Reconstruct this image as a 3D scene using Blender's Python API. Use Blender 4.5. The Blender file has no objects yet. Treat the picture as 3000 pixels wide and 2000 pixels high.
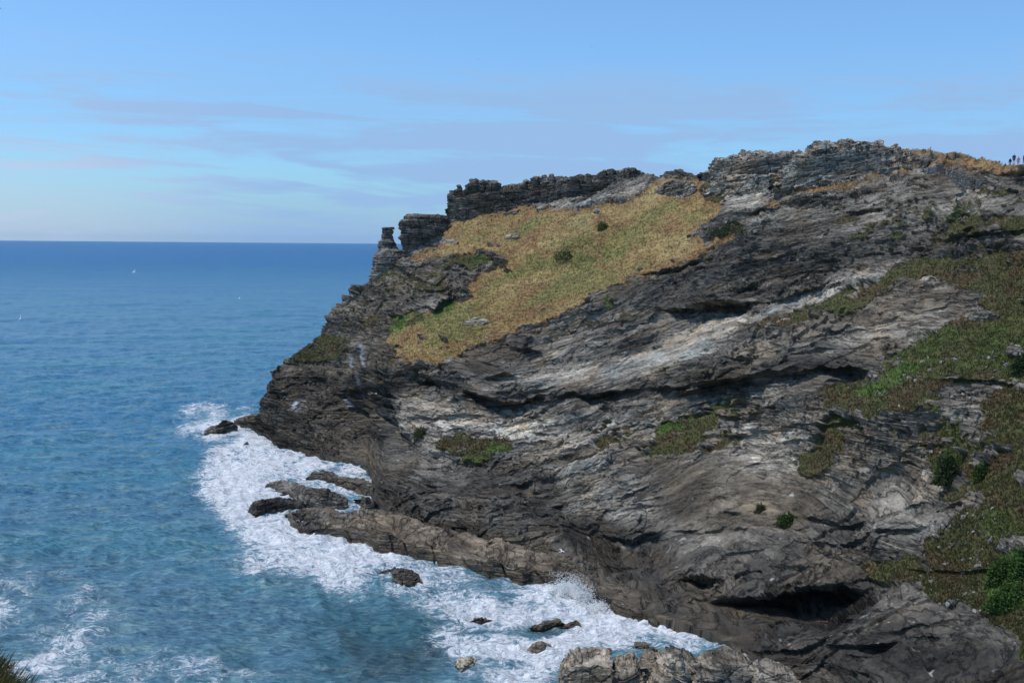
import bpy, math, numpy as np
from mathutils import Matrix, Vector
S = bpy.context.scene
COL = S.collection
rng = np.random.default_rng(7)

# ------------------------------------------------------------------ camera
F = 2522.0; CX, CY = 1176.0, 784.0; CH = 50.0
PITCH = math.radians(5.12); ROLL = math.radians(0.50)
CAM_R = Matrix.Rotation(math.radians(90) - PITCH, 3, 'X') @ Matrix.Rotation(ROLL, 3, 'Z')
cam = bpy.data.cameras.new('camera'); camo = bpy.data.objects.new('camera', cam); COL.objects.link(camo)
cam.sensor_width = 36; cam.lens = F / 2352 * 36; cam.clip_start = 0.3; cam.clip_end = 120000
camo.matrix_world = Matrix.Translation((0, 0, CH)) @ CAM_R.to_4x4()
S.camera = camo
RM = np.array(CAM_R)

# ------------------------------------------------------------------ light
SUN_EL, SUN_AZ = math.radians(62), math.radians(-92)      # azimuth measured from +Y (view direction), positive to the right
sd = Vector((math.sin(SUN_AZ) * math.cos(SUN_EL), math.cos(SUN_AZ) * math.cos(SUN_EL), math.sin(SUN_EL)))
sl = bpy.data.lights.new('sun', 'SUN'); sl.energy = 2.7; sl.angle = math.radians(3.0); sl.color = (1.0, 0.93, 0.84)
so = bpy.data.objects.new('sun', sl); COL.objects.link(so)
so.rotation_euler = (-sd).to_track_quat('-Z', 'Y').to_euler()

S.view_settings.view_transform = 'Standard'; S.view_settings.look = 'None'
S.view_settings.exposure = 0.0; S.view_settings.gamma = 1.0

class NT:
    """small helper to write node trees"""
    def __init__(s, tree): s.t = tree; s.n = tree.nodes; s.n.clear()
    def new(s, typ, **kw):
        nd = s.n.new(typ)
        for k, v in kw.items():
            if k.startswith('i_'):
                s.set(nd.inputs[int(k[2:])] if k[2:].isdigit() else nd.inputs[k[2:].replace('_', ' ')], v)
            else: setattr(nd, k, v)
        return nd
    def set(s, sock, v):
        if isinstance(v, bpy.types.NodeSocket): s.t.links.new(v, sock)
        else: sock.default_value = v
    def math(s, op, a, b=None, c=None, clamp=False):
        nd = s.n.new('ShaderNodeMath'); nd.operation = op; nd.use_clamp = clamp
        s.set(nd.inputs[0], a)
        if b is not None: s.set(nd.inputs[1], b)
        if c is not None: s.set(nd.inputs[2], c)
        return nd.outputs[0]
    def vmath(s, op, a, b=None):
        nd = s.n.new('ShaderNodeVectorMath'); nd.operation = op; s.set(nd.inputs[0], a)
        if b is not None: s.set(nd.inputs[1], b)
        return nd.outputs[0]
    def mix(s, f, a, b, blend='MIX'):
        nd = s.n.new('ShaderNodeMix'); nd.data_type = 'RGBA'; nd.blend_type = blend
        s.set(nd.inputs[0], f); s.set(nd.inputs[6], a); s.set(nd.inputs[7], b)
        return nd.outputs[2]
    def ramp(s, v, lo, hi, a=0.0, b=1.0, smooth=True):
        nd = s.n.new('ShaderNodeMapRange'); nd.interpolation_type = 'SMOOTHSTEP' if smooth else 'LINEAR'
        s.set(nd.inputs[0], v); s.set(nd.inputs[1], lo); s.set(nd.inputs[2], hi); s.set(nd.inputs[3], a); s.set(nd.inputs[4], b)
        return nd.outputs[0]
    def noise(s, vec, scale, detail=4, rough=0.55, dist=0.0):
        nd = s.n.new('ShaderNodeTexNoise'); s.set(nd.inputs['Vector'], vec); nd.inputs['Scale'].default_value = scale
        nd.inputs['Detail'].default_value = detail; nd.inputs['Roughness'].default_value = rough
        nd.inputs['Distortion'].default_value = dist
        return nd.outputs['Fac']
    def mapping(s, vec, scale=(1, 1, 1), loc=(0, 0, 0), rot=(0, 0, 0)):
        nd = s.n.new('ShaderNodeMapping'); s.set(nd.inputs[0], vec)
        nd.inputs['Scale'].default_value = scale; nd.inputs['Location'].default_value = loc; nd.inputs['Rotation'].default_value = rot
        return nd.outputs[0]

W = bpy.data.worlds.new('World'); S.world = W; W.use_nodes = True
n = NT(W.node_tree)
sky = n.new('ShaderNodeTexSky', sky_type='NISHITA', sun_disc=False)
sky.sun_elevation = SUN_EL; sky.sun_rotation = SUN_AZ % (2 * math.pi); sky.altitude = 50; sky.air_density = 1.0; sky.dust_density = 0.6; sky.ozone_density = 2.0
tc = n.new('ShaderNodeTexCoord').outputs['Generated']
sp = n.new('ShaderNodeSeparateXYZ', i_0=tc)
zz = n.math('MAXIMUM', sp.outputs[2], 0.0)
den = n.math('ADD', zz, 0.06)
cu = n.math('DIVIDE', sp.outputs[0], den); cv = n.math('DIVIDE', sp.outputs[1], den)
cp = n.new('ShaderNodeCombineXYZ', i_0=cu, i_1=cv, i_2=0.0).outputs[0]
big = n.noise(n.mapping(cp, (0.42, 0.75, 1), (3.1, 1.4, 0), (0, 0, 0.12)), 1.0, 5, 0.5, 0.35)
fine = n.noise(n.mapping(cp, (1.3, 4.0, 1), (9.1, 4.4, 0)), 1.0, 6, 0.6, 0.6)
cl = n.math('ADD', n.math('MULTIPLY', big, 0.68), n.math('MULTIPLY', fine, 0.32))
cl = n.ramp(cl, 0.395, 0.545)
cb = n.new('ShaderNodeCombineXYZ', i_0=n.math('MULTIPLY', sp.outputs[0], 4.2), i_1=n.math('MULTIPLY_ADD', sp.outputs[0], 0.9, n.math('MULTIPLY', sp.outputs[2], 34.0)), i_2=1.7).outputs[0]
cb2 = n.new('ShaderNodeCombineXYZ', i_0=n.math('MULTIPLY', sp.outputs[0], 14.0), i_1=n.math('MULTIPLY', sp.outputs[2], 90.0), i_2=5.7).outputs[0]
bn = n.math('ADD', n.math('MULTIPLY', n.noise(cb, 1.0, 6, 0.55, 0.5), .78), n.math('MULTIPLY', n.noise(cb2, 1.0, 5, 0.6, 0.4), .22))
cl = n.math('MAXIMUM', n.math('MULTIPLY', cl, .45), n.ramp(bn, 0.425, 0.56))
fade = n.ramp(sp.outputs[2], 0.12, 0.18, 1.0, 0.12)           # the cloud sheet ends in blue sky higher up
low = n.ramp(sp.outputs[2], -0.01, 0.07, 0.80, 0.12)           # air and distant cloud close to the horizon
cl = n.math('MULTIPLY', cl, fade)
cl = n.math('MAXIMUM', n.math('MULTIPLY', cl, 0.92), low)
ss = n.mix(1.0, sky.outputs[0], (0.74, 1.08, 1.40, 1), 'MULTIPLY')
ss = n.mix(n.ramp(sp.outputs[2], 0.02, 0.2, 1.0, 0.0), ss, n.mix(1.0, ss, (0.80, 0.90, 0.97, 1), 'MULTIPLY'))
west = n.math('MULTIPLY', n.ramp(sp.outputs[0], -0.42, -0.18, 1.0, 0.0), n.ramp(sp.outputs[2], .05, .11, 1.0, .25))
cc = n.mix(west, (2.62, 4.2, 6.7, 1), (4.3, 5.25, 6.95, 1))
fin = n.mix(cl, ss, cc)
bg = n.new('ShaderNodeBackground', i_0=fin, i_1=0.12)
wo = n.new('ShaderNodeOutputWorld'); n.t.links.new(bg.outputs[0], wo.inputs[0])

# ------------------------------------------------------------------ projection helpers (photo units: 2352 x 1568)
def ray(px, py):
    px = np.asarray(px, float); py = np.asarray(py, float)
    v = np.stack([(px - CX) / F, -(py - CY) / F, -np.ones_like(px)], -1)
    w = v @ RM.T
    return w / w[..., 1:2]                     # per metre of +Y
def at(px, py, d):
    r = ray(px, py); d = np.asarray(d, float)[..., None]
    return r * d + np.array([0, 0, CH])
def sea_d(px, py, z=0.0):
    r = ray(px, py); return (z - CH) / np.minimum(r[..., 2], -1e-5)
def proj(P):
    q = (P - np.array([0, 0, CH])) @ RM
    return CX + F * q[..., 0] / -q[..., 2], CY - F * q[..., 1] / -q[..., 2]

# ------------------------------------------------------------------ noise
TN = 64
TAB = rng.random(TN ** 3).astype(np.float32)
def vnoise(x, y, z):
    x = np.asarray(x, np.float32); y = np.asarray(y, np.float32); z = np.asarray(z, np.float32)
    x, y, z = np.broadcast_arrays(x, y, z)
    xi = np.floor(x); yi = np.floor(y); zi = np.floor(z)
    fx = x - xi; fy = y - yi; fz = z - zi
    fx = fx * fx * (3 - 2 * fx); fy = fy * fy * (3 - 2 * fy); fz = fz * fz * (3 - 2 * fz)
    X = xi.astype(np.int32) & 63; Y = yi.astype(np.int32) & 63; Z = zi.astype(np.int32) & 63
    X1 = (X + 1) & 63; Y1 = (Y + 1) & 63; Z1 = (Z + 1) & 63
    def g(a, b, c): return TAB[(a * TN + b) * TN + c]
    a = g(X, Y, Z) * (1 - fx) + g(X1, Y, Z) * fx
    b = g(X, Y1, Z) * (1 - fx) + g(X1, Y1, Z) * fx
    c = g(X, Y, Z1) * (1 - fx) + g(X1, Y, Z1) * fx
    d = g(X, Y1, Z1) * (1 - fx) + g(X1, Y1, Z1) * fx
    return ((a * (1 - fy) + b * fy) * (1 - fz) + (c * (1 - fy) + d * fy) * fz) * 2 - 1
def fbm(x, y, z, o=4, g=0.5):
    s = 0; a = 1.0; t = 0
    for i in range(o):
        s = s + a * vnoise(x * 2 ** i + 11.3 * i, y * 2 ** i + 5.1 * i, z * 2 ** i + 7.7 * i); t += a; a *= g
    return s / t * 1.3
def hsh(a, b, c):
    a = np.asarray(a).astype(np.int64); b = np.asarray(b).astype(np.int64); c = np.asarray(c).astype(np.int64)
    h = (a * 73856093) ^ (b * 19349663) ^ (c * 83492791)
    return TAB[(h ^ (h >> 13)) % (TN ** 3)] * 2 - 1
def sstep(x, a, b):
    t = np.clip((x - a) / (b - a), 0, 1); return t * t * (3 - 2 * t)
def ip(pts, x):
    p = np.array(pts, float); return np.interp(x, p[:, 0], p[:, 1])

# ------------------------------------------------------------------ zone masks (which ground is grass, scree, pale shale ..., plus painted cloud shade)
MX0, MX1, MY0, MY1, MS = -200, 2800, 300, 1740, 2.0
MW, MH = int((MX1 - MX0) / MS), int((MY1 - MY0) / MS)
GX, GY = np.meshgrid(MX0 + (np.arange(MW) + .5) * MS, MY0 + (np.arange(MH) + .5) * MS)
def poly_mask(polys, blur=3):
    m = np.zeros((MH, MW), np.float32)
    for it in polys:
        val = 1.0
        if isinstance(it, tuple) and isinstance(it[0], (int, float)) and isinstance(it[1], list): val, pts = it
        else: pts = it
        p = np.array(pts, float)
        x0 = max(0, int((p[:, 0].min() - MX0) / MS) - 1); x1 = min(MW, int((p[:, 0].max() - MX0) / MS) + 2)
        y0 = max(0, int((p[:, 1].min() - MY0) / MS) - 1); y1 = min(MH, int((p[:, 1].max() - MY0) / MS) + 2)
        gx = GX[y0:y1, x0:x1]; gy = GY[y0:y1, x0:x1]; ins = np.zeros(gx.shape, bool)
        q = np.roll(p, -1, 0)
        for (ax, ay), (bx, by) in zip(p, q):
            if ay == by: continue
            c = ((ay > gy) != (by > gy)) & (gx < (bx - ax) * (gy - ay) / (by - ay) + ax); ins ^= c
        sub = m[y0:y1, x0:x1]; sub[ins] = np.maximum(sub[ins], val) if val >= 0 else 0
    for _ in range(2):
        for ax in (0, 1):
            k = max(1, int(blur)); c = np.cumsum(np.pad(m, [(k + 1, k) if a == ax else (0, 0) for a in (0, 1)], mode='edge'), axis=ax)
            m = (np.take(c, np.arange(2 * k + 1, c.shape[ax]), ax) - np.take(c, np.arange(0, c.shape[ax] - 2 * k - 1), ax)) / (2 * k + 1)
    return m
def samp(m, px, py):
    x = np.clip((px - MX0) / MS - .5, 0, MW - 1.001); y = np.clip((py - MY0) / MS - .5, 0, MH - 1.001)
    xi = x.astype(int); yi = y.astype(int); fx = x - xi; fy = y - yi
    return (m[yi, xi] * (1 - fx) + m[yi, xi + 1] * fx) * (1 - fy) + (m[yi + 1, xi] * (1 - fx) + m[yi + 1, xi + 1] * fx) * fy

DRY = [  # dry tan grass
 [(930,608),(965,575),(1000,560),(1040,520),(1130,508),(1240,492),(1290,482),(1400,470),(1480,458),(1600,455),(1660,472),(1700,488),(1640,508),(1590,540),(1640,562),(1600,590),(1500,622),(1430,648),(1390,668),(1330,705),(1250,740),(1130,778),(1060,815),(1010,845),(950,838),(905,815),(880,780),(900,745),(940,705),(985,720),(1040,690),(1085,655),(1110,630),(1160,605),(1165,588),(1130,580),(1050,585),(990,592),(960,600)],
 [(1590,560),(1640,548),(1700,525),(1760,495),(1765,462),(1820,445),(1900,420),(2000,398),(2100,380),(2165,372),(2170,382),(2100,392),(1950,432),(1850,455),(1790,480),(1720,530),(1650,570)],
 [(1500,415),(1600,404),(1625,405),(1600,440),(1640,455),(1600,462),(1500,462),(1440,470),(1480,440)],
 [(1690,402),(1790,372),(1860,346),(1868,352),(1845,368),(1780,408),(1700,425)],
 [(2010,338),(2100,340),(2200,350),(2330,372),(2352,388),(2352,400),(2290,400),(2200,378),(2140,365),(2060,358)],
 [(1020,505),(1100,490),(1260,470),(1290,476),(1100,520),(1030,520)],
]
GREEN = [ # living green / mixed turf
 [(878,782),(905,725),(960,708),(985,722),(1035,685),(1062,690),(1040,720),(990,740),(930,770)],
 [(690,800),(742,765),(795,772),(792,812),(735,830),(700,832),(640,835)],
 [(2150,514),(2250,500),(2480,490),(2480,530),(2250,528),(2180,538)],
 [(2040,625),(2100,588),(2250,590),(2300,570),(2480,545),(2480,720),(2340,720),(2230,715),(2260,680),(2170,650),(2100,640),(2010,695),(1900,735),(1820,750),(1720,755),(1690,760),(1700,745),(1800,715),(1900,685),(2000,650)],
 [(1890,885),(1975,872),(1990,832),(2060,795),(2140,760),(2210,722),(2480,700),(2480,880),(2330,870),(2180,880),(2140,905),(2100,945),(2030,958),(1975,985),(1900,1010),(1885,960)],
 [(2200,905),(2352,900),(2500,900),(2500,1568),(2352,1520),(2330,1450),(2280,1440),(2250,1400),(2140,1385),(2110,1330),(2140,1290),(2110,1250),(2170,1200),(2200,1160),(2240,1120),(2200,1060),(2270,1080),(2300,1000),(2240,960)],
 [(1500,995),(1555,965),(1610,960),(1660,950),(1650,985),(1600,1000),(1640,1030),(1590,1048),(1500,1050)],
 [(1620,925),(1700,905),(1690,925),(1640,945)],
 [(1000,1008),(1060,990),(1120,1012),(1160,1008),(1195,1032),(1130,1045),(1160,1055),(1020,1060),(1080,1045),(1010,1030)],
 [(1340,1000),(1390,970),(1435,975),(1420,990),(1370,1005)], [(1380,1010),(1450,990),(1430,1040),(1350,1040)],
 [(1885,1010),(1960,975),(1970,990),(1920,1060),(1870,1090),(1830,1100),(1840,1060)],
 [(2130,1040),(2210,1010),(2230,1060),(2180,1110),(2140,1110)],
 [(860,600),(900,590),(930,610),(900,632),(862,640)], [(1000,585),(1080,580),(1150,585),(1150,605),(1080,612),(1010,600)],
 [(930,830),(1000,835),(1040,850),(980,852)], [(2170,430),(2352,440),(2352,470),(2250,450)],[(1620,430),(1670,440),(1700,430),(1660,470),(1610,460)],
 [(1690,520),(1760,500),(1740,515),(1640,548)],
 [(1960,1290),(2100,1270),(2110,1330),(2000,1330)],
]
BRIGHT = [ # lush green
 [(880,780),(905,722),(960,708),(985,722),(1035,685),(1062,690),(1040,720),(990,740),(930,768)],
 [(2290,1270),(2352,1240),(2500,1240),(2500,1420),(2352,1405),(2280,1400),(2255,1370)],
 [(2145,1060),(2190,1030),(2200,1060),(2170,1110),(2140,1100)], [(1790,1175),(1840,1180),(1800,1205)],
 [(1930,930),(2060,900),(2140,820),(2060,840),(1960,900)], [(2060,990),(2140,930),(2240,930),(2140,965)],
 [(1500,985),(1560,965),(1580,985),(1520,1010)], [(1100,1015),(1160,1010),(1195,1035),(1130,1040)], [(1260,560),(1400,520),(1560,500),(1420,590),(1200,640),(1130,650)],
]
PALE = [
 (0.95, [(1140,868),(1250,850),(1400,835),(1550,775),(1600,745),(1700,720),(1870,655),(2040,608),(2060,620),(1900,690),(1700,750),(1640,800),(1480,862),(1400,870),(1350,885),(1280,895),(1200,880)]),
 (0.85, [(920,912),(985,905),(1050,922),(1150,962),(1300,985),(1400,975),(1480,930),(1490,955),(1400,1000),(1300,1025),(1200,1015),(1100,1000),(960,985),(900,990),(890,960)]),
 (0.30, [(1900,1020),(2130,1030),(2160,1150),(2150,1230),(2050,1262),(1970,1250),(1880,1190),(1860,1100)]),
 (0.8, [(1890,815),(1990,745),(2180,690),(2210,700),(2100,752),(1960,815)]),
 (0.55, [(1680,985),(1800,960),(1880,990),(1860,1080),(1700,1080),(1680,1030)]),
 (0.85, [(1620,410),(1700,360),(1850,345),(2000,330),(2160,370),(2150,385),(1900,418),(1790,440),(1700,475),(1620,460)]),
 (0.8, [(1040,520),(1130,500),(1290,465),(1490,420),(1500,455),(1290,480),(1130,510),(1050,525)]),
 (0.55, [(1300,1070),(1500,1060),(1500,1200),(1350,1210),(1200,1120)]),
 
 (0.7, [(2130,925),(2250,905),(2270,940),(2180,960)]), (0.6, [(1560,905),(1500,1000),(1480,1050),(1500,900)]),
]
DARK = [  # dark and wet rock; also the cloud shade painted over the lower right
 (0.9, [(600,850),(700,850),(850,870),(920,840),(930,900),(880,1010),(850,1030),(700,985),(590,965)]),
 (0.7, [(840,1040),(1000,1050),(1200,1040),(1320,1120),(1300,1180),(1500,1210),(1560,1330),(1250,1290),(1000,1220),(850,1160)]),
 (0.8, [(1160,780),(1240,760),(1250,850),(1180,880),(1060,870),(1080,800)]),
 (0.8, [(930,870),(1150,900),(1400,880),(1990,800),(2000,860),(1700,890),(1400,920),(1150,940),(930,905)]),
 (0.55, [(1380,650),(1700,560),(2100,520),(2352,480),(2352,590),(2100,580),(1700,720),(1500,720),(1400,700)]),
 (0.95, [(1640,1400),(1800,1330),(1990,1330),(2000,1400),(2150,1450),(2352,1500),(2500,1700),(1900,1700),(1700,1500)]),  # black wet spur rock, with some cloud shade painted in
 (0.45, [(1560,1080),(1900,1100),(2000,1240),(2352,1000),(2500,1000),(2500,1700),(1700,1700),(1540,1400)]),  # cloud shade on the lower-right cliff, painted as darker rock
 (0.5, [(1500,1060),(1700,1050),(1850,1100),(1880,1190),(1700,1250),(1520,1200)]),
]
WARM = [ (.45, [(600,850),(740,770),(870,640),(1000,620),(900,800),(850,1000),(620,960)]), (0.8, [(540,960),(700,985),(850,1020),(850,1100),(560,1020)]), (0.9, [(600,1015),(700,1010),(850,1050),(850,1100),(600,1030)]),
 (1.0, [(650,1180),(850,1165),(1000,1205),(1150,1250),(1300,1290),(1560,1350),(1720,1440),(1720,1520),(1300,1380),(800,1300),(650,1240)]),
 (0.6, [(860,830),(930,800),(960,850),(900,870)]), (0.5, [(1500,1050),(1850,1100),(1900,1180),(1700,1230),(1560,1210)]),
 (0.6, [(1295,1505),(1480,1500),(1480,1640),(1290,1640)]), (0.6, [(1590,760),(1700,735),(1900,700),(2050,640),(2250,620),(2230,710),(2100,740),(1800,760)]),
 (0.5, [(1000,780),(1160,760),(1200,820),(1050,850)])]
MUCK = [[(826,790),(832,790),(829,850),(823,850)], [(797,815),(802,815),(796,845),(793,845)], [(793,905),(800,912),(812,932),(806,934),(794,915)],
        [(674,918),(686,915),(684,935),(672,940)], [(825,860),(828,860),(826,890),(823,890)], [(842,820),(845,820),(844,842),(841,842)], [(640,905),(643,905),(642,920),(640,920)]]
M_dry0 = poly_mask(DRY, 7); M_green0 = poly_mask(GREEN, 5); M_dry = poly_mask(DRY, 2); M_green = poly_mask(GREEN, 2); M_bright = poly_mask(BRIGHT, 5)
SPARSE = [(.64, [(1640,560),(1660,585),(1600,625),(1500,655),(1430,680),(1390,705),(1330,740),(1250,775),(1130,805),(1060,850),(1000,870),(930,865),(880,830),(860,790),(900,740),(1000,720),(1500,620)]), (.62, [(845,610),(930,600),(1160,590),(1130,640),(1040,680),(930,700),(880,770),(760,770),(800,700),(840,650)]),
 (.60, [(1900,450),(2352,430),(2500,430),(2500,600),(2352,560),(2100,560),(2000,600),(1900,520)]), (.66, [(2040,560),(2500,540),(2500,1568),(2330,1500),(2230,1420),(2100,1330),(2160,1200),(2080,1010),(1900,1010),(1890,880),(2050,780),(2200,700)]),
 (.6, [(1540,420),(1700,380),(1860,360),(2000,345),(2160,360),(2150,385),(1950,420),(1780,470),(1660,465),(1560,450)]), (.6, [(1030,500),(1300,462),(1500,420),(1500,455),(1290,485),(1040,530)]),
 (.56, [(1350,960),(1700,900),(1720,1060),(1400,1080)]), (.55, [(860,800),(1000,830),(1100,870),(940,880)]), (.58,[(1380,690),(1560,700),(1500,740),(1300,760)])]
M_slab = poly_mask([[(1490,1065),(1700,1040),(1850,1080),(1890,1190),(1840,1260),(1700,1290),(1560,1300),(1500,1200)], [(1330,655),(1460,650),(1470,720),(1400,715)], [(1070,820),(1150,790),(1180,850),(1090,870)], [(1150,865),(1400,835),(1700,720),(1720,760),(1480,860),(1280,890)]], 12)
M_soft = np.maximum(poly_mask(DRY, 8), poly_mask(GREEN, 8)); M_sparse = poly_mask(SPARSE, 10)
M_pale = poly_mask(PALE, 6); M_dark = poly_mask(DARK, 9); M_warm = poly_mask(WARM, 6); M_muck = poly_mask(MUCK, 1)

# ------------------------------------------------------------------ bedded rock
def bedding(P, k=None):
    """height within the folded slate beds, in metres"""
    x, y, z = P[..., 0], P[..., 1], P[..., 2]
    w = 2.3 * vnoise(x / 42 + 3, y / 42, z / 34) + 0.55 * vnoise(x / 13, y / 13 + 9, z / 9) + .10 * vnoise(x / 5, y / 5 + 9, z / 4)
    kk = 0.05 + 0.23 * sstep(x, -20, 35) if k is None else k
    return z - kk * x + w
OCT = [(6.5, 2.1), (2.3, 1.9), (1.0, 1.15), (0.48, 0.60)]
def ledges(P, q, scale=1.0, octs=OCT, block=1.0, lat=5.5):
    x, y, z = P[..., 0], P[..., 1], P[..., 2]; e = 0
    calm = sstep(vnoise(x / 11 + 5, y / 11, q / 4 + 2) + .5 * vnoise(x / 5, y / 5, q / 2), -.05, .55)      # some faces split smoothly, some are shattered
    for i, (h, a) in enumerate(octs):
        h = h * scale
        t = q / h + 1.3 * vnoise(q / (3.1 * h), x / (14 * h), i * 4.4) + 0.30 * vnoise(x / (8 * h), y / (8 * h), i * 9.1)
        k = np.floor(t); f = t - k
        v = vnoise(x / (lat * h) + k * 3.7, y / (lat * h), k * 7.31 + i * 3.3) + .5 * vnoise(x / (.35 * lat * h) + k * 1.7, y / (.35 * lat * h), k * 3.3 + i)
        xb = np.floor(x / (3.4 * h) + k * 0.37 + 0.5 * vnoise(x / h, y / h, k)); yb = np.floor(y / (4.0 * h) + k * 0.61)
        b = hsh(xb, yb, k + 31 * i)
        prof = (1 - f) ** 0.7 * 0.5                    # each bed is undercut towards its base, proud at its top
        am = a * scale * ((1 - .55 * calm) if i else 1)
        e = e + am * (0.50 * v + (0.14 if h > 3 else .24) * block * b - prof * 0.75 + .2)
    return e
def rock_color(P, q, pale=0.0, dark=0.0, warm=0.0, tide=True):
    x, y, z = P[..., 0], P[..., 1], P[..., 2]
    k1 = np.floor(q / 1.3 + .3 * vnoise(x / 6, y / 6, 0)); k2 = np.floor(q / 0.36 + .3 * vnoise(x / 2, y / 2, 4))
    lay = 0.42 * vnoise(x / 9 + k1 * 5.1, y / 9, k1 * 3.1) + 0.55 * vnoise(x / 3.0 + k2 * 5.1, y / 3.0, k2 * 3.1)
    lowf = 0.42 * fbm(x / 18, y / 18, q / 5, 3)
    spk = vnoise(x / .35, y / .35, z / .2)
    l = 0.165 * np.exp(lay + 1.15 * lowf + 0.34 * spk)
    pm = np.clip(pale * (1 + 0.5 * vnoise(x / 3, y / 3, q / .7)), 0, 1)
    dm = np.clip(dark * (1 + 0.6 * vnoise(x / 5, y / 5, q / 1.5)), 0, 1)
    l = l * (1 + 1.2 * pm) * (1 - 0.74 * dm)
    tint = fbm(x / 7 + 50, y / 7, q / 2.5, 3)
    wv = sstep(tint, 0.05, 0.5)[..., None] * 0.75
    c = np.stack([l * 1.17, l * 1.03, l * 0.81], -1)
    c = c * (1 - wv) + np.stack([l * 1.30, l * 1.02, l * .68], -1) * wv
    gv = (sstep(-tint, 0.15, 0.6) * pm)[..., None]
    c = c * (1 - gv) + np.stack([l * 1.02, l * 1.06, l * .92], -1) * gv
    w3 = np.clip(warm * (1 + .5 * vnoise(x / 4, y / 4, z / 2)), 0, 1)[..., None]
    wc = np.stack([0.150 + 0 * l, 0.112 + 0 * l, 0.068 + 0 * l], -1) * (0.45 + 5.5 * l[..., None])
    c = c * (1 - 0.8 * w3) + wc * 0.8 * w3
    vein = sstep(vnoise(x / 2.2, y / 2.2, q / 0.22) * .6 + vnoise(x / .5, y / .5, q / .25) * .5, 0.62, 0.78)[..., None]
    c = c * (1 - vein) + np.array([0.34, 0.32, 0.28]) * vein
    if tide:
        t = sstep(z + 1.3 * vnoise(x / 5, y / 5, z / 2) + .7 * vnoise(x, y, z), 3.4, 1.8)[..., None]
        tc_ = np.stack([.105 + 0 * l, .082 + 0 * l, .052 + 0 * l], -1) * (0.5 + 5 * l[..., None])
        c = c * (1 - .85 * t) + tc_ * .85 * t
        b = sstep(z + .5 * vnoise(x / 2, y / 2, z), 2.0, 0.7)[..., None]
        c = c * (1 - .6 * b) + np.array([.028, .027, .022]) * .6 * b
    return np.clip(c, 0.008, 0.8)

# ------------------------------------------------------------------ mesh output
def tag(o, label=None, cat=None, group=None, kind=None):
    if label: o['label'] = label
    if cat: o['category'] = cat
    if group: o['group'] = group
    if kind: o['kind'] = kind
    return o
def mesh_obj(name, V, Fc, mat, col=None, parent=None, smooth=False, attrs=None, loc=(0, 0, 0)):
    V = np.asarray(V, np.float32).reshape(-1, 3) - np.array(loc, np.float32)
    Fc = np.asarray(Fc, np.int32); nf, k = Fc.shape
    me = bpy.data.meshes.new(name)
    me.vertices.add(len(V)); me.vertices.foreach_set('co', V.ravel())
    me.loops.add(nf * k); me.loops.foreach_set('vertex_index', Fc.ravel())
    me.polygons.add(nf); me.polygons.foreach_set('loop_start', np.arange(0, nf * k, k, dtype=np.int32))
    try: me.polygons.foreach_set('loop_total', np.full(nf, k, np.int32))
    except Exception: pass
    me.update(calc_edges=True)
    if not smooth: me.shade_flat()
    else: me.shade_smooth()
    if col is not None:
        a = me.color_attributes.new('Col', 'FLOAT_COLOR', 'POINT')
        c4 = np.ones((len(V), 4), np.float32); c4[:, :3] = np.asarray(col).reshape(-1, 3); a.data.foreach_set('color', c4.ravel())
    for nm, v in (attrs or {}).items():
        a = me.attributes.new(nm, 'FLOAT', 'POINT'); a.data.foreach_set('value', np.asarray(v, np.float32).ravel())
    me.materials.append(mat)
    o = bpy.data.objects.new(name, me); COL.objects.link(o)
    o.location = loc
    if parent: o.parent = parent
    return o
def grid_faces(nr, nc, wrap=False):
    i = np.arange(nr - 1)[:, None]; j = np.arange(nc if wrap else nc - 1)[None, :]
    j1 = (j + 1) % nc if wrap else j + 1
    return np.stack([i * nc + j, i * nc + j1, (i + 1) * nc + j1, (i + 1) * nc + j], -1).reshape(-1, 4)
def normals(P):
    du = np.gradient(P, axis=1); dv = np.gradient(P, axis=0)
    N = np.cross(du, dv); return N / (np.linalg.norm(N, axis=-1, keepdims=True) + 1e-9)

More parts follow.
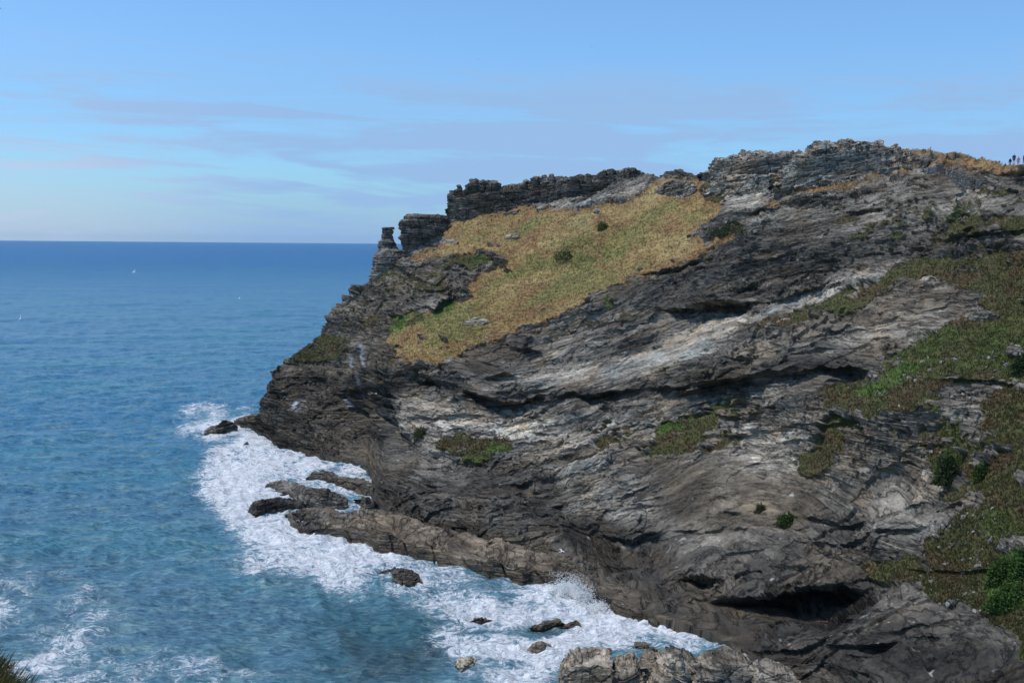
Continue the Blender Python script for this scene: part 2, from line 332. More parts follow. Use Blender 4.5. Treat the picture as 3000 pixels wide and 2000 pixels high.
# ------------------------------------------------------------------ materials
def mat_new(name):
    m = bpy.data.materials.new(name); m.use_nodes = True; return m, NT(m.node_tree)
def mat_rock():
    m, n = mat_new('slate'); geo = n.new('ShaderNodeNewGeometry').outputs['Position']
    col = n.new('ShaderNodeVertexColor', layer_name='Col').outputs[0]
    g = n.new('ShaderNodeAttribute', attribute_name='grass').outputs['Fac']
    bed = n.new('ShaderNodeAttribute', attribute_name='bed').outputs['Fac']
    sx_ = n.new('ShaderNodeSeparateXYZ', i_0=geo); st = n.new('ShaderNodeCombineXYZ', i_0=n.math('MULTIPLY', sx_.outputs[0], .38), i_1=n.math('MULTIPLY', sx_.outputs[1], .38), i_2=n.math('MULTIPLY', bed, 3.2)).outputs[0]
    seam = n.new('ShaderNodeCombineXYZ', i_0=n.math('MULTIPLY', sx_.outputs[0], .13), i_1=n.math('MULTIPLY', sx_.outputs[1], .13), i_2=n.math('MULTIPLY', bed, 1.5)).outputs[0]
    sm = n.math('ABSOLUTE', n.math('SUBTRACT', n.noise(seam, 1.0, 5, 0.56, 0.0), 0.5)); sm = n.ramp(sm, 0.0, 0.035)
    a = n.noise(st, 1.0, 7, 0.65, 0.3); b = n.noise(geo, 9.0, 4, 0.6)
    mul = n.math('MULTIPLY', n.ramp(a, 0.32, 0.68, 0.62, 1.40, False), n.math('MAXIMUM', n.math('MULTIPLY_ADD', sm, .5, .5), g))
    mul = n.math('MULTIPLY', mul, n.ramp(b, 0.2, 0.8, 0.75, 1.25, False))
    c = n.vmath('SCALE', col); c.node.inputs[3].default_value = 1; n.set(c.node.inputs[3], mul)
    h = n.math('ADD', n.math('MULTIPLY', a, 1.2), n.math('MULTIPLY', b, 0.25)); h = n.math('ADD', h, n.math('MULTIPLY', n.math('SUBTRACT', 1.0, g), n.math('MULTIPLY', sm, .8)))
    st_ = n.math('SUBTRACT', 1.0, n.math('MULTIPLY', g, 0.6))
    bp = n.new('ShaderNodeBump', i_Distance=0.35); n.set(bp.inputs['Height'], h); n.set(bp.inputs['Strength'], st_)
    zc = n.new('ShaderNodeSeparateXYZ', i_0=geo).outputs[2]
    rough = n.ramp(zc, 0.6, 3.5, 0.35, 0.88)
    p = n.new('ShaderNodeBsdfPrincipled', i_Base_Color=c, i_Roughness=rough); p.inputs['Specular IOR Level'].default_value = 0.3
    n.set(p.inputs['Normal'], bp.outputs[0])
    o = n.new('ShaderNodeOutputMaterial'); n.t.links.new(p.outputs[0], o.inputs[0]); return m
def mat_simple(name, col=None, rough=0.8, attr=False, bump=0.0, bscale=8.0, vary=0.25, trans=0.0):
    m, n = mat_new(name); geo = n.new('ShaderNodeNewGeometry').outputs['Position']
    base = n.new('ShaderNodeVertexColor', layer_name='Col').outputs[0] if attr else col + (1,)
    nz = n.noise(geo, bscale, 4, 0.6)
    if attr: c = n.vmath('SCALE', base); n.set(c.node.inputs[3], n.ramp(nz, .2, .8, 1 - vary, 1 + vary, False))
    else: c = n.mix(nz, tuple(x * (1 - vary) for x in col) + (1,), tuple(min(1, x * (1 + vary)) for x in col) + (1,))
    p = n.new('ShaderNodeBsdfPrincipled', i_Base_Color=c, i_Roughness=rough); p.inputs['Specular IOR Level'].default_value = 0.25
    if bump:
        bp = n.new('ShaderNodeBump', i_Distance=bump, i_Strength=0.8); n.set(bp.inputs['Height'], nz); n.set(p.inputs['Normal'], bp.outputs[0])
    out = p.outputs[0]
    if trans:
        tb = n.new('ShaderNodeBsdfTranslucent'); n.set(tb.inputs[0], c); ms = n.new('ShaderNodeMixShader', i_0=trans)
        n.t.links.new(out, ms.inputs[1]); n.t.links.new(tb.outputs[0], ms.inputs[2]); out = ms.outputs[0]
    o = n.new('ShaderNodeOutputMaterial'); n.t.links.new(out, o.inputs[0]); return m
def mat_sea():
    m, n = mat_new('sea_water'); geo = n.new('ShaderNodeNewGeometry').outputs['Position']
    foam = n.new('ShaderNodeAttribute', attribute_name='foam').outputs['Fac']
    reef = n.new('ShaderNodeAttribute', attribute_name='reef').outputs['Fac']
    teal = n.new('ShaderNodeAttribute', attribute_name='teal').outputs['Fac']
    flat = n.mapping(geo, (1, 1, 0))
    dist = n.new('ShaderNodeVectorMath', operation='LENGTH', i_0=flat).outputs['Value']
    # water body colour
    c_far = (0.022, 0.125, 0.31, 1); c_mid = (0.034, 0.145, 0.250, 1); c_near = (0.072, 0.158, 0.212, 1)
    c = n.mix(n.ramp(dist, 300, 3000), c_mid, c_far)
    c = n.mix(n.ramp(dist, 130, 330), c_near, c)
    pat = n.noise(n.mapping(flat, (0.010, 0.022, 1)), 1.0, 4, 0.6)
    c = n.mix(n.ramp(pat, 0.42, 0.68, 0, 0.55), c, (0.045, 0.200, 0.235, 1))
    pat2 = n.noise(n.mapping(flat, (0.11, 0.27, 1), (40, 3, 0)), 1.0, 5, 0.65, 0.4)
    nearf = n.ramp(dist, 260, 900, 1.0, 0.15)
    c = n.mix(n.math('MULTIPLY', n.ramp(pat2, 0.46, 0.66), n.math('MULTIPLY', nearf, 0.75)), c, (0.13, 0.235, 0.255, 1))
    c = n.mix(n.math('MULTIPLY', teal, 0.8), c, (0.028, 0.098, 0.112, 1))
    c = n.mix(n.math('MULTIPLY', reef, 0.8), c, (0.030, 0.040, 0.045, 1))
    # ripples
    w1 = n.noise(n.mapping(flat, (0.85, 1.9, 1), rot=(0, 0, 0.35)), 1.0, 6, 0.62, 0.5)
    w2 = n.noise(n.mapping(flat, (0.24, 0.62, 1), rot=(0, 0, 0.2)), 1.0, 5, 0.6, 0.4)
    w3 = n.noise(n.mapping(flat, (0.02, 0.075, 1), rot=(0, 0, 0.1)), 1.0, 5, 0.62, 0.3)
    k2 = n.ramp(dist, 150, 900, 0.9, 3.0); k3 = n.ramp(dist, 400, 4000, 0.5, 14.0)
    hh = n.math('ADD', n.math('MULTIPLY', w1, 0.45), n.math('ADD', n.math('MULTIPLY', w2, k2), n.math('MULTIPLY', w3, k3)))
    # troughs darker, crests paler: tiny colour mottling by ripples
    c = n.mix(1.0, c, n.mix(n.ramp(w2, 0.3, 0.7), (0.72, 0.78, 0.82, 1), (1.3, 1.26, 1.2, 1)), 'MULTIPLY')
    c = n.mix(1.0, c, n.mix(n.ramp(w1, 0.32, 0.68), (0.45, 0.58, 0.68, 1), (1.65, 1.5, 1.34, 1)), 'MULTIPLY')
    # foam lacing
    warp = n.new('ShaderNodeTexNoise', i_Vector=flat, i_Scale=0.22, i_Detail=4.0).outputs['Color']
    wv = n.vmath('SCALE', n.vmath('SUBTRACT', warp, (0.5, 0.5, 0.5))); wv.node.inputs[3].default_value = 5.0
    fp = n.vmath('ADD', flat, wv)
    r1 = n.noise(n.mapping(fp, (0.20, 0.46, 1), rot=(0, 0, 0.3)), 1.0, 6, 0.62, 0.8)
    r1 = n.math('SUBTRACT', 1.0, n.math('MULTIPLY', n.math('ABSOLUTE', n.math('SUBTRACT', r1, 0.5)), 7.0))
    r2 = n.noise(n.mapping(fp, (0.75, 1.6, 1), (7, 3, 0), rot=(0, 0, 0.3)), 1.0, 6, 0.65, 0.6)
    r2 = n.math('SUBTRACT', 1.0, n.math('MULTIPLY', n.math('ABSOLUTE', n.math('SUBTRACT', r2, 0.5)), 6.0))
    sh = n.noise(n.mapping(fp, (0.09, 0.21, 1), (2, 9, 0)), 1.0, 6, 0.62, 0.4)
    lace = n.math('ADD', n.math('MULTIPLY', r1, 0.55), n.math('ADD', n.math('MULTIPLY', r2, 0.30), n.math('MULTIPLY', sh, 1.0)))
    caps = n.ramp(n.noise(n.mapping(flat, (0.05, 0.16, 1), (3, 3, 0)), 1.0, 8, 0.74, 0.2), 0.68, 0.74, 0, 0.6)
    thr = n.math('MULTIPLY_ADD', foam, -1.30, 1.62)
    ff = n.ramp(n.math('SUBTRACT', lace, thr), -0.10, 0.45)
    ff = n.math('MULTIPLY', ff, n.ramp(foam, 0.03, 0.2))
    ff = n.math('MAXIMUM', ff, caps)
    c = n.mix(n.math('MULTIPLY', n.ramp(foam, 0.2, 0.9), 0.75), c, (0.16, 0.27, 0.32, 1))
    fc = n.mix(n.ramp(r2, 0.2, 0.9), (0.50, 0.58, 0.62, 1), (0.93, 0.93, 0.91, 1))
    p = n.new('ShaderNodeBsdfPrincipled', i_Base_Color=c, i_Roughness=n.ramp(dist, 150, 2500, 0.16, 0.42)); p.inputs['IOR'].default_value = 1.33
    p.inputs['Specular IOR Level'].default_value = 0.42
    bp = n.new('ShaderNodeBump', i_Distance=0.5, i_Strength=0.9); n.set(bp.inputs['Height'], hh); n.set(p.inputs['Normal'], bp.outputs[0])
    d = n.new('ShaderNodeBsdfDiffuse', i_Color=fc)
    bp2 = n.new('ShaderNodeBump', i_Distance=0.4, i_Strength=0.9); n.set(bp2.inputs['Height'], lace); n.set(d.inputs['Normal'], bp2.outputs[0])
    ms = n.new('ShaderNodeMixShader', i_0=ff); n.t.links.new(p.outputs[0], ms.inputs[1]); n.t.links.new(d.outputs[0], ms.inputs[2])
    o = n.new('ShaderNodeOutputMaterial'); n.t.links.new(ms.outputs[0], o.inputs[0]); return m
ROCK = mat_rock(); SEA = mat_sea()
GRASS = mat_simple('grass_blades', attr=True, bscale=0.6, vary=0.3, trans=0.3)
LEAF = mat_simple('shrub_leaves', attr=True, bscale=1.5, vary=0.3, trans=0.25)

# ------------------------------------------------------------------ terrain: the headland
SKYL = [(540,968),(575,962),(590,948),(600,905),(622,852),(660,827),(700,798),(740,768),(752,742),(790,703),(825,662),(852,640),(862,612),(880,595),(905,580),(932,576),(960,556),(1000,530),(1025,518),(1100,480),(1240,450),(1400,420),(1495,413),(1530,413),(1600,405),(1640,400),(1700,378),(1790,354),(1850,349),(1880,342),(2000,336),(2100,344),(2200,353),(2280,367),(2316,379),(2352,374),(2500,365),(2760,360)]
BOT = [(540,976),(575,992),(600,1012),(640,1034),(720,1058),(835,1085),(850,1140),(870,1190),(1000,1245),(1250,1305),(1350,1385),(1400,1408),(1500,1441),(1600,1476),(1680,1512),(1720,1600),(1800,1650),(2760,1650)]
CP = [ # px, py, depth
 (540,968,306),(600,905,300),(622,852,300),(700,798,300),(752,742,302),(825,662,304),(860,605,304),(932,576,300),
 (700,900,282),(700,985,272),(800,850,272),(820,950,258),(840,1020,250),(760,1040,254),(640,950,288),(620,1000,285),
 (900,640,294),(1000,600,284),(1060,560,286),(900,760,268),(960,700,268),(880,860,250),(930,820,252),(960,900,240),(920,980,232),(850,1060,226),(870,1120,216),
 (1100,480,292),(1300,450,282),(1495,413,272),(1300,480,272),(1200,600,264),(1100,700,258),(1100,790,246),(1400,560,256),(1400,650,242),(1250,740,244),
 (1600,405,262),(1620,460,250),(1500,520,252),(1640,550,236),(1560,600,236),(1700,378,252),(1850,349,245),(1700,470,240),(1880,342,244),(2000,336,240),(2100,344,232),(2200,353,222),(2316,379,186),(2352,384,180),(2500,365,182),
 (2000,400,222),(1850,440,226),(2150,380,210),(2250,400,196),(2352,430,182),(2100,480,200),(2352,500,172),(2200,560,182),(2352,600,164),
 (1800,500,222),(1900,560,208),(1700,600,222),(1550,700,222),(1700,680,214),(1900,640,202),(2050,620,188),
 (1200,850,230),(1400,850,216),(1600,760,208),(1600,850,198),(1800,760,190),(2000,720,180),(2200,700,168),(2352,700,158),
 (1000,1000,222),(1200,960,218),(1400,940,208),(1600,930,194),(1200,1080,202),(1000,1100,208),(950,1180,200),(1150,1200,188),(1300,1270,174),(1400,1080,190),(1500,1200,172),
 (1800,880,178),(1990,860,166),(1700,1000,180),(1900,1000,162),(2100,900,152),(2250,850,150),(2352,850,146),(2352,1000,134),(2200,1000,142),(2050,1100,148),(1850,1100,160),(1700,1150,164),
 (1600,1300,156),(1500,1380,148),(1600,1420,142),(1680,1450,138),(1700,1300,150),(1800,1280,146),(1850,1200,150),(2000,1200,140),(1900,1310,138),(2000,1320,134),(2150,1200,132),(2200,1300,124),(2352,1200,120),(2352,1350,112),
 (1700,1520,128),(1800,1460,127),(1900,1450,124),(1900,1550,118),(2000,1440,120),(2100,1400,120),(2200,1500,108),(2352,1500,101),(2352,1640,90),(2000,1640,104),(1800,1640,116),(2760,400,165),(2760,900,120),(2760,1300,95),(2760,1640,78),
]
cp = np.array(CP, float); NC = len(cp)
def tps(r2): return np.where(r2 > 0, r2 * np.log(r2 + 1e-12), 0) * 0.5
s_ = 500.0
X = cp[:, :2] / s_; K = tps(((X[:, None] - X[None]) ** 2).sum(-1)) + np.eye(NC) * 0.002
Pm = np.c_[np.ones(NC), X]; A = np.block([[K, Pm], [Pm.T, np.zeros((3, 3))]])
sol = np.linalg.solve(A, np.r_[cp[:, 2], 0, 0, 0])
# evaluated on a coarse grid, then sampled
cgx = np.arange(500, 2820, 20.0); cgy = np.arange(300, 1720, 20.0)
cG = np.stack(np.meshgrid(cgx, cgy), -1).reshape(-1, 2) / s_
cD = (tps(((cG[:, None] - X[None]) ** 2).sum(-1)) @ sol[:NC] + sol[NC] + cG @ sol[NC + 1:]).reshape(len(cgy), len(cgx))
def cubic(m, x, y):
    x = np.clip(x, 1, m.shape[1] - 3); y = np.clip(y, 1, m.shape[0] - 3)
    xi = x.astype(int); yi = y.astype(int); fx = x - xi; fy = y - yi
    def w(t): return [(-t + 2 * t * t - t ** 3) / 2, (2 - 5 * t * t + 3 * t ** 3) / 2, (t + 4 * t * t - 3 * t ** 3) / 2, (t ** 3 - t * t) / 2]
    wx = w(fx); wy = w(fy); r = 0
    for b in range(4):
        row = 0
        for a in range(4): row = row + wx[a] * m[yi + b - 1, xi + a - 1]
        r = r + wy[b] * row
    return r
FEAT = [ # overhang lines: beds above stand proud, rock below is cut back  (line, metres, fade below, fade above)
 ([(930,868),(1000,880),(1100,905),(1160,925),(1280,905),(1400,903),(1480,890),(1620,880),(1700,868),(1830,850),(1995,845)], 5.5, 26, 40),
 ([(1450,690),(1540,712),(1640,712),(1720,690)], 4.0, 30, 60),
 ([(1385,650),(1450,640),(1560,620),(1700,585),(1850,560)], -2.5, 30, 20),
 ([(620,880),(700,900),(800,905),(860,880)], 4.0, 22, 40),
 ([(590,958),(700,985),(800,1008),(850,1022)], 2.6, 20, 25),
 ([(850,1128),(950,1118),(1080,1130),(1200,1150)], 2.0, 14, 20),
 ([(880,1165),(960,1188),(1060,1212),(1180,1240),(1260,1272),(1400,1288),(1560,1310),(1660,1330)], 3.5, 16, 30),
 ([(1560,1385),(1650,1398),(1720,1392),(1790,1366),(1850,1345),(1935,1338),(2000,1366)], 3.0, 10, 40),
 ([(1080,755),(1180,748),(1300,735),(1400,700)], 1.5, 10, 10),
 ([(1160,790),(1240,800),(1260,860)], 3.0, 40, 10),
 ([(2060,575),(2200,540),(2352,530),(2480,525)], 2.6, 18, 20),
 ([(2040,610),(2200,590),(2352,575)], -2.0, 20, 20),
 ([(1500,920),(1700,880),(1900,850)], 2.5, 14, 14),
 ([(1700,985),(1900,975),(1990,965)], 2.0, 10, 14),
 ([(880,590),(960,640),(1000,650),(1060,600)], 2.4, 24, 20),
 ([(1030,660),(1050,672),(1080,655)], 3.0, 18, 14),
 ([(1080,440),(1200,455),(1300,470),(1400,462),(1480,440)], -1.5, 14, 14),
 ([(2130,870),(2250,868),(2352,880)], 1.6, 10, 10),
 ([(2060,1300),(2200,1310),(2300,1300)], 1.4, 10, 14),
 ([(1200,1000),(1400,985),(1500,1040)], 1.5, 14, 14),
]
CAVE = poly_mask([[(1560,1390),(1650,1398),(1720,1390),(1790,1366),(1850,1345),(1935,1340),(1998,1368),(1985,1386),(1935,1406),(1893,1432),(1830,1424),(1740,1434),(1690,1450),(1640,1440)]], 2)
NF = len(FEAT); _r = np.random.default_rng(21)
for _ in range(95):                                   # many smaller overhangs following the bedding
    bx = 880 + _r.random() * 1500; by = max(ip(SKYL, bx) + 70, 0); by = by + _r.random() * (min(ip(BOT, bx), 1540) - 40 - by)
    sl = (-.30 if by < 950 else -.16) * (1 if bx > 1200 else .2) + _r.normal() * .06; ln = 50 + 150 * _r.random() ** 1.5
    FEAT.append(([(bx - ln, by - sl * ln * .6), (bx - ln * .3, by - sl * ln * .2 + _r.normal() * 6), (bx + ln * .3, by + sl * ln * .4 + _r.normal() * 6), (bx + ln, by + sl * ln)], .8 + 1.9 * _r.random() ** 1.5, 6 + 12 * _r.random(), 8 + 20 * _r.random()))
FEAT.insert(0, ([(885,610),(960,606),(1030,596),(1100,592),(1165,602)], 2.0, 34, 8)); NF += 2
FEAT.insert(0, ([(965,700),(1000,712),(1040,684),(1070,664)], 2.5, 16, 8))
NOGRASS = poly_mask([[(900,615),(1165,605),(1100,640),(1060,690),(1000,712),(950,690),(900,700)]], 4)
def macro_depth(px, py):
    d = cubic(cD, (px - 500) / 20.0, (py - 300) / 20.0)
    wob = 7 * vnoise(px / 40, py / 40, 3.3) + 4 * vnoise(px / 12, py / 12, 1.3)
    bare = 1 - .9 * sstep(np.maximum(samp(M_dry0, px, py), samp(M_green0, px, py)), .2, .6)
    for fi_, (line, a, lo, up) in enumerate(FEAT):
        l = np.array(line, float); y0 = np.interp(px, l[:, 0], l[:, 1])
        win = sstep(px, l[0, 0] - 15, l[0, 0] + 40) * sstep(px, l[-1, 0] + 15, l[-1, 0] - 40)
        s = py - y0 + wob * min(1, abs(a) / 3)
        f = np.where(s > 0, sstep(s, 0, 11) * np.exp(-s / lo) * 1.2, 0) - 0.45 * np.where(s <= 0, np.exp(s / up), np.exp(-s / 3))
        win = win * np.clip(.62 + .95 * vnoise(px / 55, a * 7.7, line[0][0] * .37), .12, 1.25)
        d = d + a * win * f * (bare if fi_ >= NF else 1)
    d = d + 9.0 * samp(CAVE, px + wob, py + wob * .5)
    return d
NCOL, NROW, NBK = 1500, 860, 90
u = np.linspace(0, 1, NCOL)
colx = np.interp(u, [0, 0.93, 1], [541, 2400, 2760])
yb = ip(BOT, colx); ys = ip(SKYL, colx)
ys = ys + 2.2 * vnoise(colx / 14, 3.0, 0.5) + 1.2 * vnoise(colx / 5, 8.0, 0.5)
t = np.linspace(0, 1, NROW)[:, None]
PX = np.broadcast_to(colx, (NROW, NCOL)); PY = yb * (1 - t) + ys * t
D = macro_depth(PX, PY)
dbot = sea_d(colx, yb, -0.4)
shore = sstep(colx, 1760, 1700)
D = D + shore * (dbot - D[0]) * np.exp(-(yb - PY) / 26.0)
hh_ = np.clip(yb - PY, 0, None); sd0 = dbot + .062 * hh_ + .0006 * hh_ ** 2
D = np.where(PX < 1740, np.minimum(D, sd0), D)
P = at(PX, PY, D)
PSM = at(PX, PY, np.minimum(cubic(cD, (PX - 500) / 20.0, (PY - 300) / 20.0), 400))
# the far side: from the skyline the ground runs back and down to the sea
s = np.linspace(0, 1, NBK + 1)[1:, None]
top = P[-1]
bk = np.empty((NBK, NCOL, 3)); run = 75 * s ** 1.1
bk[..., 0] = top[:, 0] + run * 0.18; bk[..., 1] = top[:, 1] + run
bk[..., 2] = top[:, 2] - (top[:, 2] + 4) * (s ** 1.6) - 1.0 * s
P = np.concatenate([P, bk]); PXf, PYf = proj(P)
vis = np.r_[np.ones(NROW), np.zeros(NBK)][:, None] * np.ones(NCOL)
mx = PXf + 9 * vnoise(PXf / 22, PYf / 22, 0.5) + 5 * vnoise(PXf / 7, PYf / 7, 2.5); my = PYf + 7 * vnoise(PXf / 25, PYf / 18, 7.5) + 4 * vnoise(PXf / 6, PYf / 6, 5.5)
dry = samp(M_dry, mx, my); grn = samp(M_green, mx, my); bri = samp(M_bright, mx, my)
dry = np.where(vis > 0, dry, np.where(P[..., 2] > 42, 1.0, 0)); grn = grn * vis
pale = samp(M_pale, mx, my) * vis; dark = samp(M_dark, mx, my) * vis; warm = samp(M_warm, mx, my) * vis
# rock breaks through the turf in places
br = fbm(P[..., 0] / 5, P[..., 1] / 5, P[..., 2] / 2.5, 4)
oc = sstep(br, .22, .50)
vf = .3 * np.maximum(dry, grn) + .7 * samp(M_soft, mx, my) * vis + .7 * (1 - vis) * dry - oc * np.where(dry > grn, .30, .55)
vn = .55 * fbm(P[..., 0] / 3.5, P[..., 1] / 3.5, P[..., 2] / 2.2, 4) + .30 * vnoise(P[..., 0] / .8, P[..., 1] / .8, P[..., 2] / .6)
vf = np.maximum(vf, .66 * samp(M_sparse, mx, my) * vis)
veg = sstep(vf + .60 * vn, .42, .58)
N = normals(np.concatenate([PSM, P[NROW:]])); k_ = 12
for ax_ in (0, 1):
    cs_ = np.cumsum(np.pad(N, [(k_ + 1, k_) if a_ == ax_ else (0, 0) for a_ in (0, 1, 2)], mode='edge'), axis=ax_)
    N = np.take(cs_, np.arange(2 * k_ + 1, cs_.shape[ax_]), ax_) - np.take(cs_, np.arange(0, cs_.shape[ax_] - 2 * k_ - 1), ax_)
N /= np.linalg.norm(N, axis=-1, keepdims=True) + 1e-9; N = np.where((N[..., 1:2] > 0) & (vis[..., None] > 0) & (N[..., 2:3] < 0), -N, N)
if N[NROW // 2, NCOL // 2, 1] > 0: N = -N
q = bedding(P)
e = ledges(P, q)
slab = samp(M_slab, mx, my) * vis
rough = (1 - .68 * slab) * (1 - 0.55 * sstep(P[..., 2], 2.5, .3)) * (1 - 0.93 * veg) * (1 - 0.35 * sstep(pale, .5, .9))
mac = 1.7 * fbm(P[..., 0] / 16, P[..., 1] / 16, P[..., 2] / 11, 3) * (1 - .75 * veg)
tus = veg * (0.13 * vnoise(P[..., 0] / .9, P[..., 1] / .9, P[..., 2] / .9) + 0.35 * vnoise(P[..., 0] / 3.2, P[..., 1] / 3.2, P[..., 2] / 3.2))
fi = (1 - veg) * .12 * vnoise(P[..., 0] / .5, P[..., 1] / .5, P[..., 2] / .3)
Nh = N * np.array([1, 1, .55]); Nh /= np.linalg.norm(Nh, axis=-1, keepdims=True) + 1e-9
edge = 1 - np.clip((np.arange(NROW + NBK) - NROW) / 20.0, 0, .7)[:, None]
P = P + Nh * ((e * rough + mac + fi) * edge + tus)[..., None]
low = np.zeros(P.shape[:2], bool); low[:NROW] = (yb - PY > 5) & (PY > 900)
P[..., 2] = np.where(low, np.maximum(P[..., 2], .9 + .8 * sstep(PXf, 1500, 1640) + .5 * vnoise(P[..., 0] / 2, P[..., 1] / 2, 0)), P[..., 2])
N2 = normals(P)
if N2[NROW // 2, NCOL // 2, 1] > 0: N2 = -N2
x, y, z = P[..., 0], P[..., 1], P[..., 2]
P[0, :, 2] -= 4.0
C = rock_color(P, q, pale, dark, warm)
mk = samp(M_muck, PXf, PYf) * vis
C = C * (1 - mk[..., None]) + 0.55 * mk[..., None]
# thin moss and lichen on the flat tops of ledges
nb = fbm(x / 9 + 7, y / 9, z / 7, 3)
moss = sstep(N2[..., 2], 0.45, 0.85) * sstep(nb, -0.25, 0.35) * sstep(z, 9, 16) * (1 - veg)
mc = np.stack([.085 + .03 * nb, .078 + .012 * nb, .035 + 0 * nb], -1)
C = C * (1 - .55 * moss[..., None]) + mc * .55 * moss[..., None]
u1 = x * .80 - y * .25 + z * .9; u2 = z * .8 - x * .35; v1 = .6 * fbm(x / 14, y / 14, z / 9, 4) + .6 * fbm(u1 / 16, u2 / 2.6, y / 30, 4); v2 = vnoise(x / 1.3, y / 1.3, z / 1.0); v3 = vnoise(x / .4, y / .4, z / .4); v4 = fbm(x / 4 + 30, y / 4, z / 3, 3)
tan = np.array([.31, .215, .085]); straw = np.array([.37, .29, .125]); rust = np.array([.24, .135, .062]); olive = np.array([.19, .185, .062]); lush = np.array([.062, .115, .018]); brn = np.array([.085, .058, .026])
def mixc(a, b, f): return a * (1 - f[..., None]) + b * f[..., None]
gd = mixc(tan + 0 * C, straw, sstep(v1, -.1, .6)); gd = mixc(gd, rust, sstep(v4, -.05, .5) * .65); gd = mixc(gd, olive, sstep(-v1, .0, .45) * .75)
rim = sstep(vf, .97, .62); gd = mixc(gd, rust, rim * .75); gd = mixc(gd, brn * 1.3, sstep(vf + .2 * v2, .62, .42) * .6)
gg = mixc(olive * .38 + 0 * C, brn, sstep(v4, -.10, .40) * .85); gg = mixc(gg, lush, sstep(v1, .1, .5) * .35)
gcol = np.where((dry > grn)[..., None], gd, gg)
gcol = mixc(gcol, lush * 1.05, sstep(bri, .35, .75) * np.where(dry > grn, .38, .8) * sstep(v4, .5, -.1))
gcol = gcol * (1 + .11 * v2 + .09 * v3)[..., None]
stone = sstep(vnoise(x / .45 + 9, y / .45, z / .35), .80, .86) * (grn > dry) * sstep(v4, -.3, .5)
gcol = mixc(gcol, np.array([.34, .33, .31]), stone * .55)
C = mixc(C, np.clip(gcol, .01, .6), veg)
terr = mesh_obj('terrain', P, grid_faces(NROW + NBK, NCOL)[:, ::-1], ROCK, C, attrs={'grass': np.maximum(veg, .55 * slab), 'bed': q})
tag(terr, 'sea cliff headland of folded dark slate with dry grass on its upper slope', kind='structure')
TP = P; Tveg = veg; Tgc = gcol; TN2 = N2; Tvis = vis
# look-up of the finished surface by picture position, used to seat things on the ground
LUT = np.full((MH, MW), 1e9)
a1, b1 = proj(P[:NROW]); ii = ((a1 - MX0) / MS).astype(int); jj = ((b1 - MY0) / MS).astype(int)
ok = (ii >= 0) & (ii < MW) & (jj >= 0) & (jj < MH); np.minimum.at(LUT, (jj[ok], ii[ok]), P[:NROW][..., 1][ok])
def surf_d(px, py):
    i = int((px - MX0) / MS); j = int((py - MY0) / MS); w = LUT[j - 2:j + 3, i - 2:i + 3]; w = w[w < 1e8]
    return float(np.median(w)) if len(w) else float(macro_depth(np.array([px], float), np.array([py], float))[0])

# ------------------------------------------------------------------ rocks and crags as things of their own
def finish_rock(name, P, q, label, cat, group, pale, dark, warm, tide, amp, scale, octs, wrap_cols, kind=None, joint=.5, lat=3.5):
    N = normals(P); cen = P.reshape(-1, 3).mean(0)
    if ((P - cen) * N).sum() < 0: N = -N
    e = ledges(P, q, scale, octs, lat=lat) * amp
    L = max(1.2, 6.5 * scale); jx = P[..., 0] + .8 * P[..., 1] + .35 * P[..., 2] + .35 * L * vnoise(P[..., 0] / L, P[..., 1] / L, 2)
    jy = -.5 * P[..., 0] + P[..., 1] + .6 * P[..., 2] + .3 * L * vnoise(P[..., 0] / L, P[..., 1] / L, 7)
    cr_ = np.maximum(sstep(np.abs((jx / L) % 1 - .5) * 2, .86, .99), .7 * sstep(np.abs((jy / (L * 1.3)) % 1 - .5) * 2, .90, .99))
    e = e + scale * (1.0 * hsh(np.floor(jx / L + .5), np.floor(jy / L / 1.3 + .5), 5) - 1.3 * cr_) * joint
    Nh = N * np.array([1, 1, .6])
    P = P + Nh * e[..., None] + N * (0.10 * scale * vnoise(P[..., 0] / .5, P[..., 1] / .5, P[..., 2] / .4))[..., None]
    C = rock_color(P, q, pale, dark, warm, tide)
    base = P.reshape(-1, 3).mean(0); base[2] = P[..., 2].min()
    nr, nc = P.shape[:2]
    o = mesh_obj(name, P, grid_faces(nr, nc), ROCK, C, loc=tuple(base), attrs={'grass': np.zeros(nr * nc), 'bed': q})
    return tag(o, label, cat, group, kind)
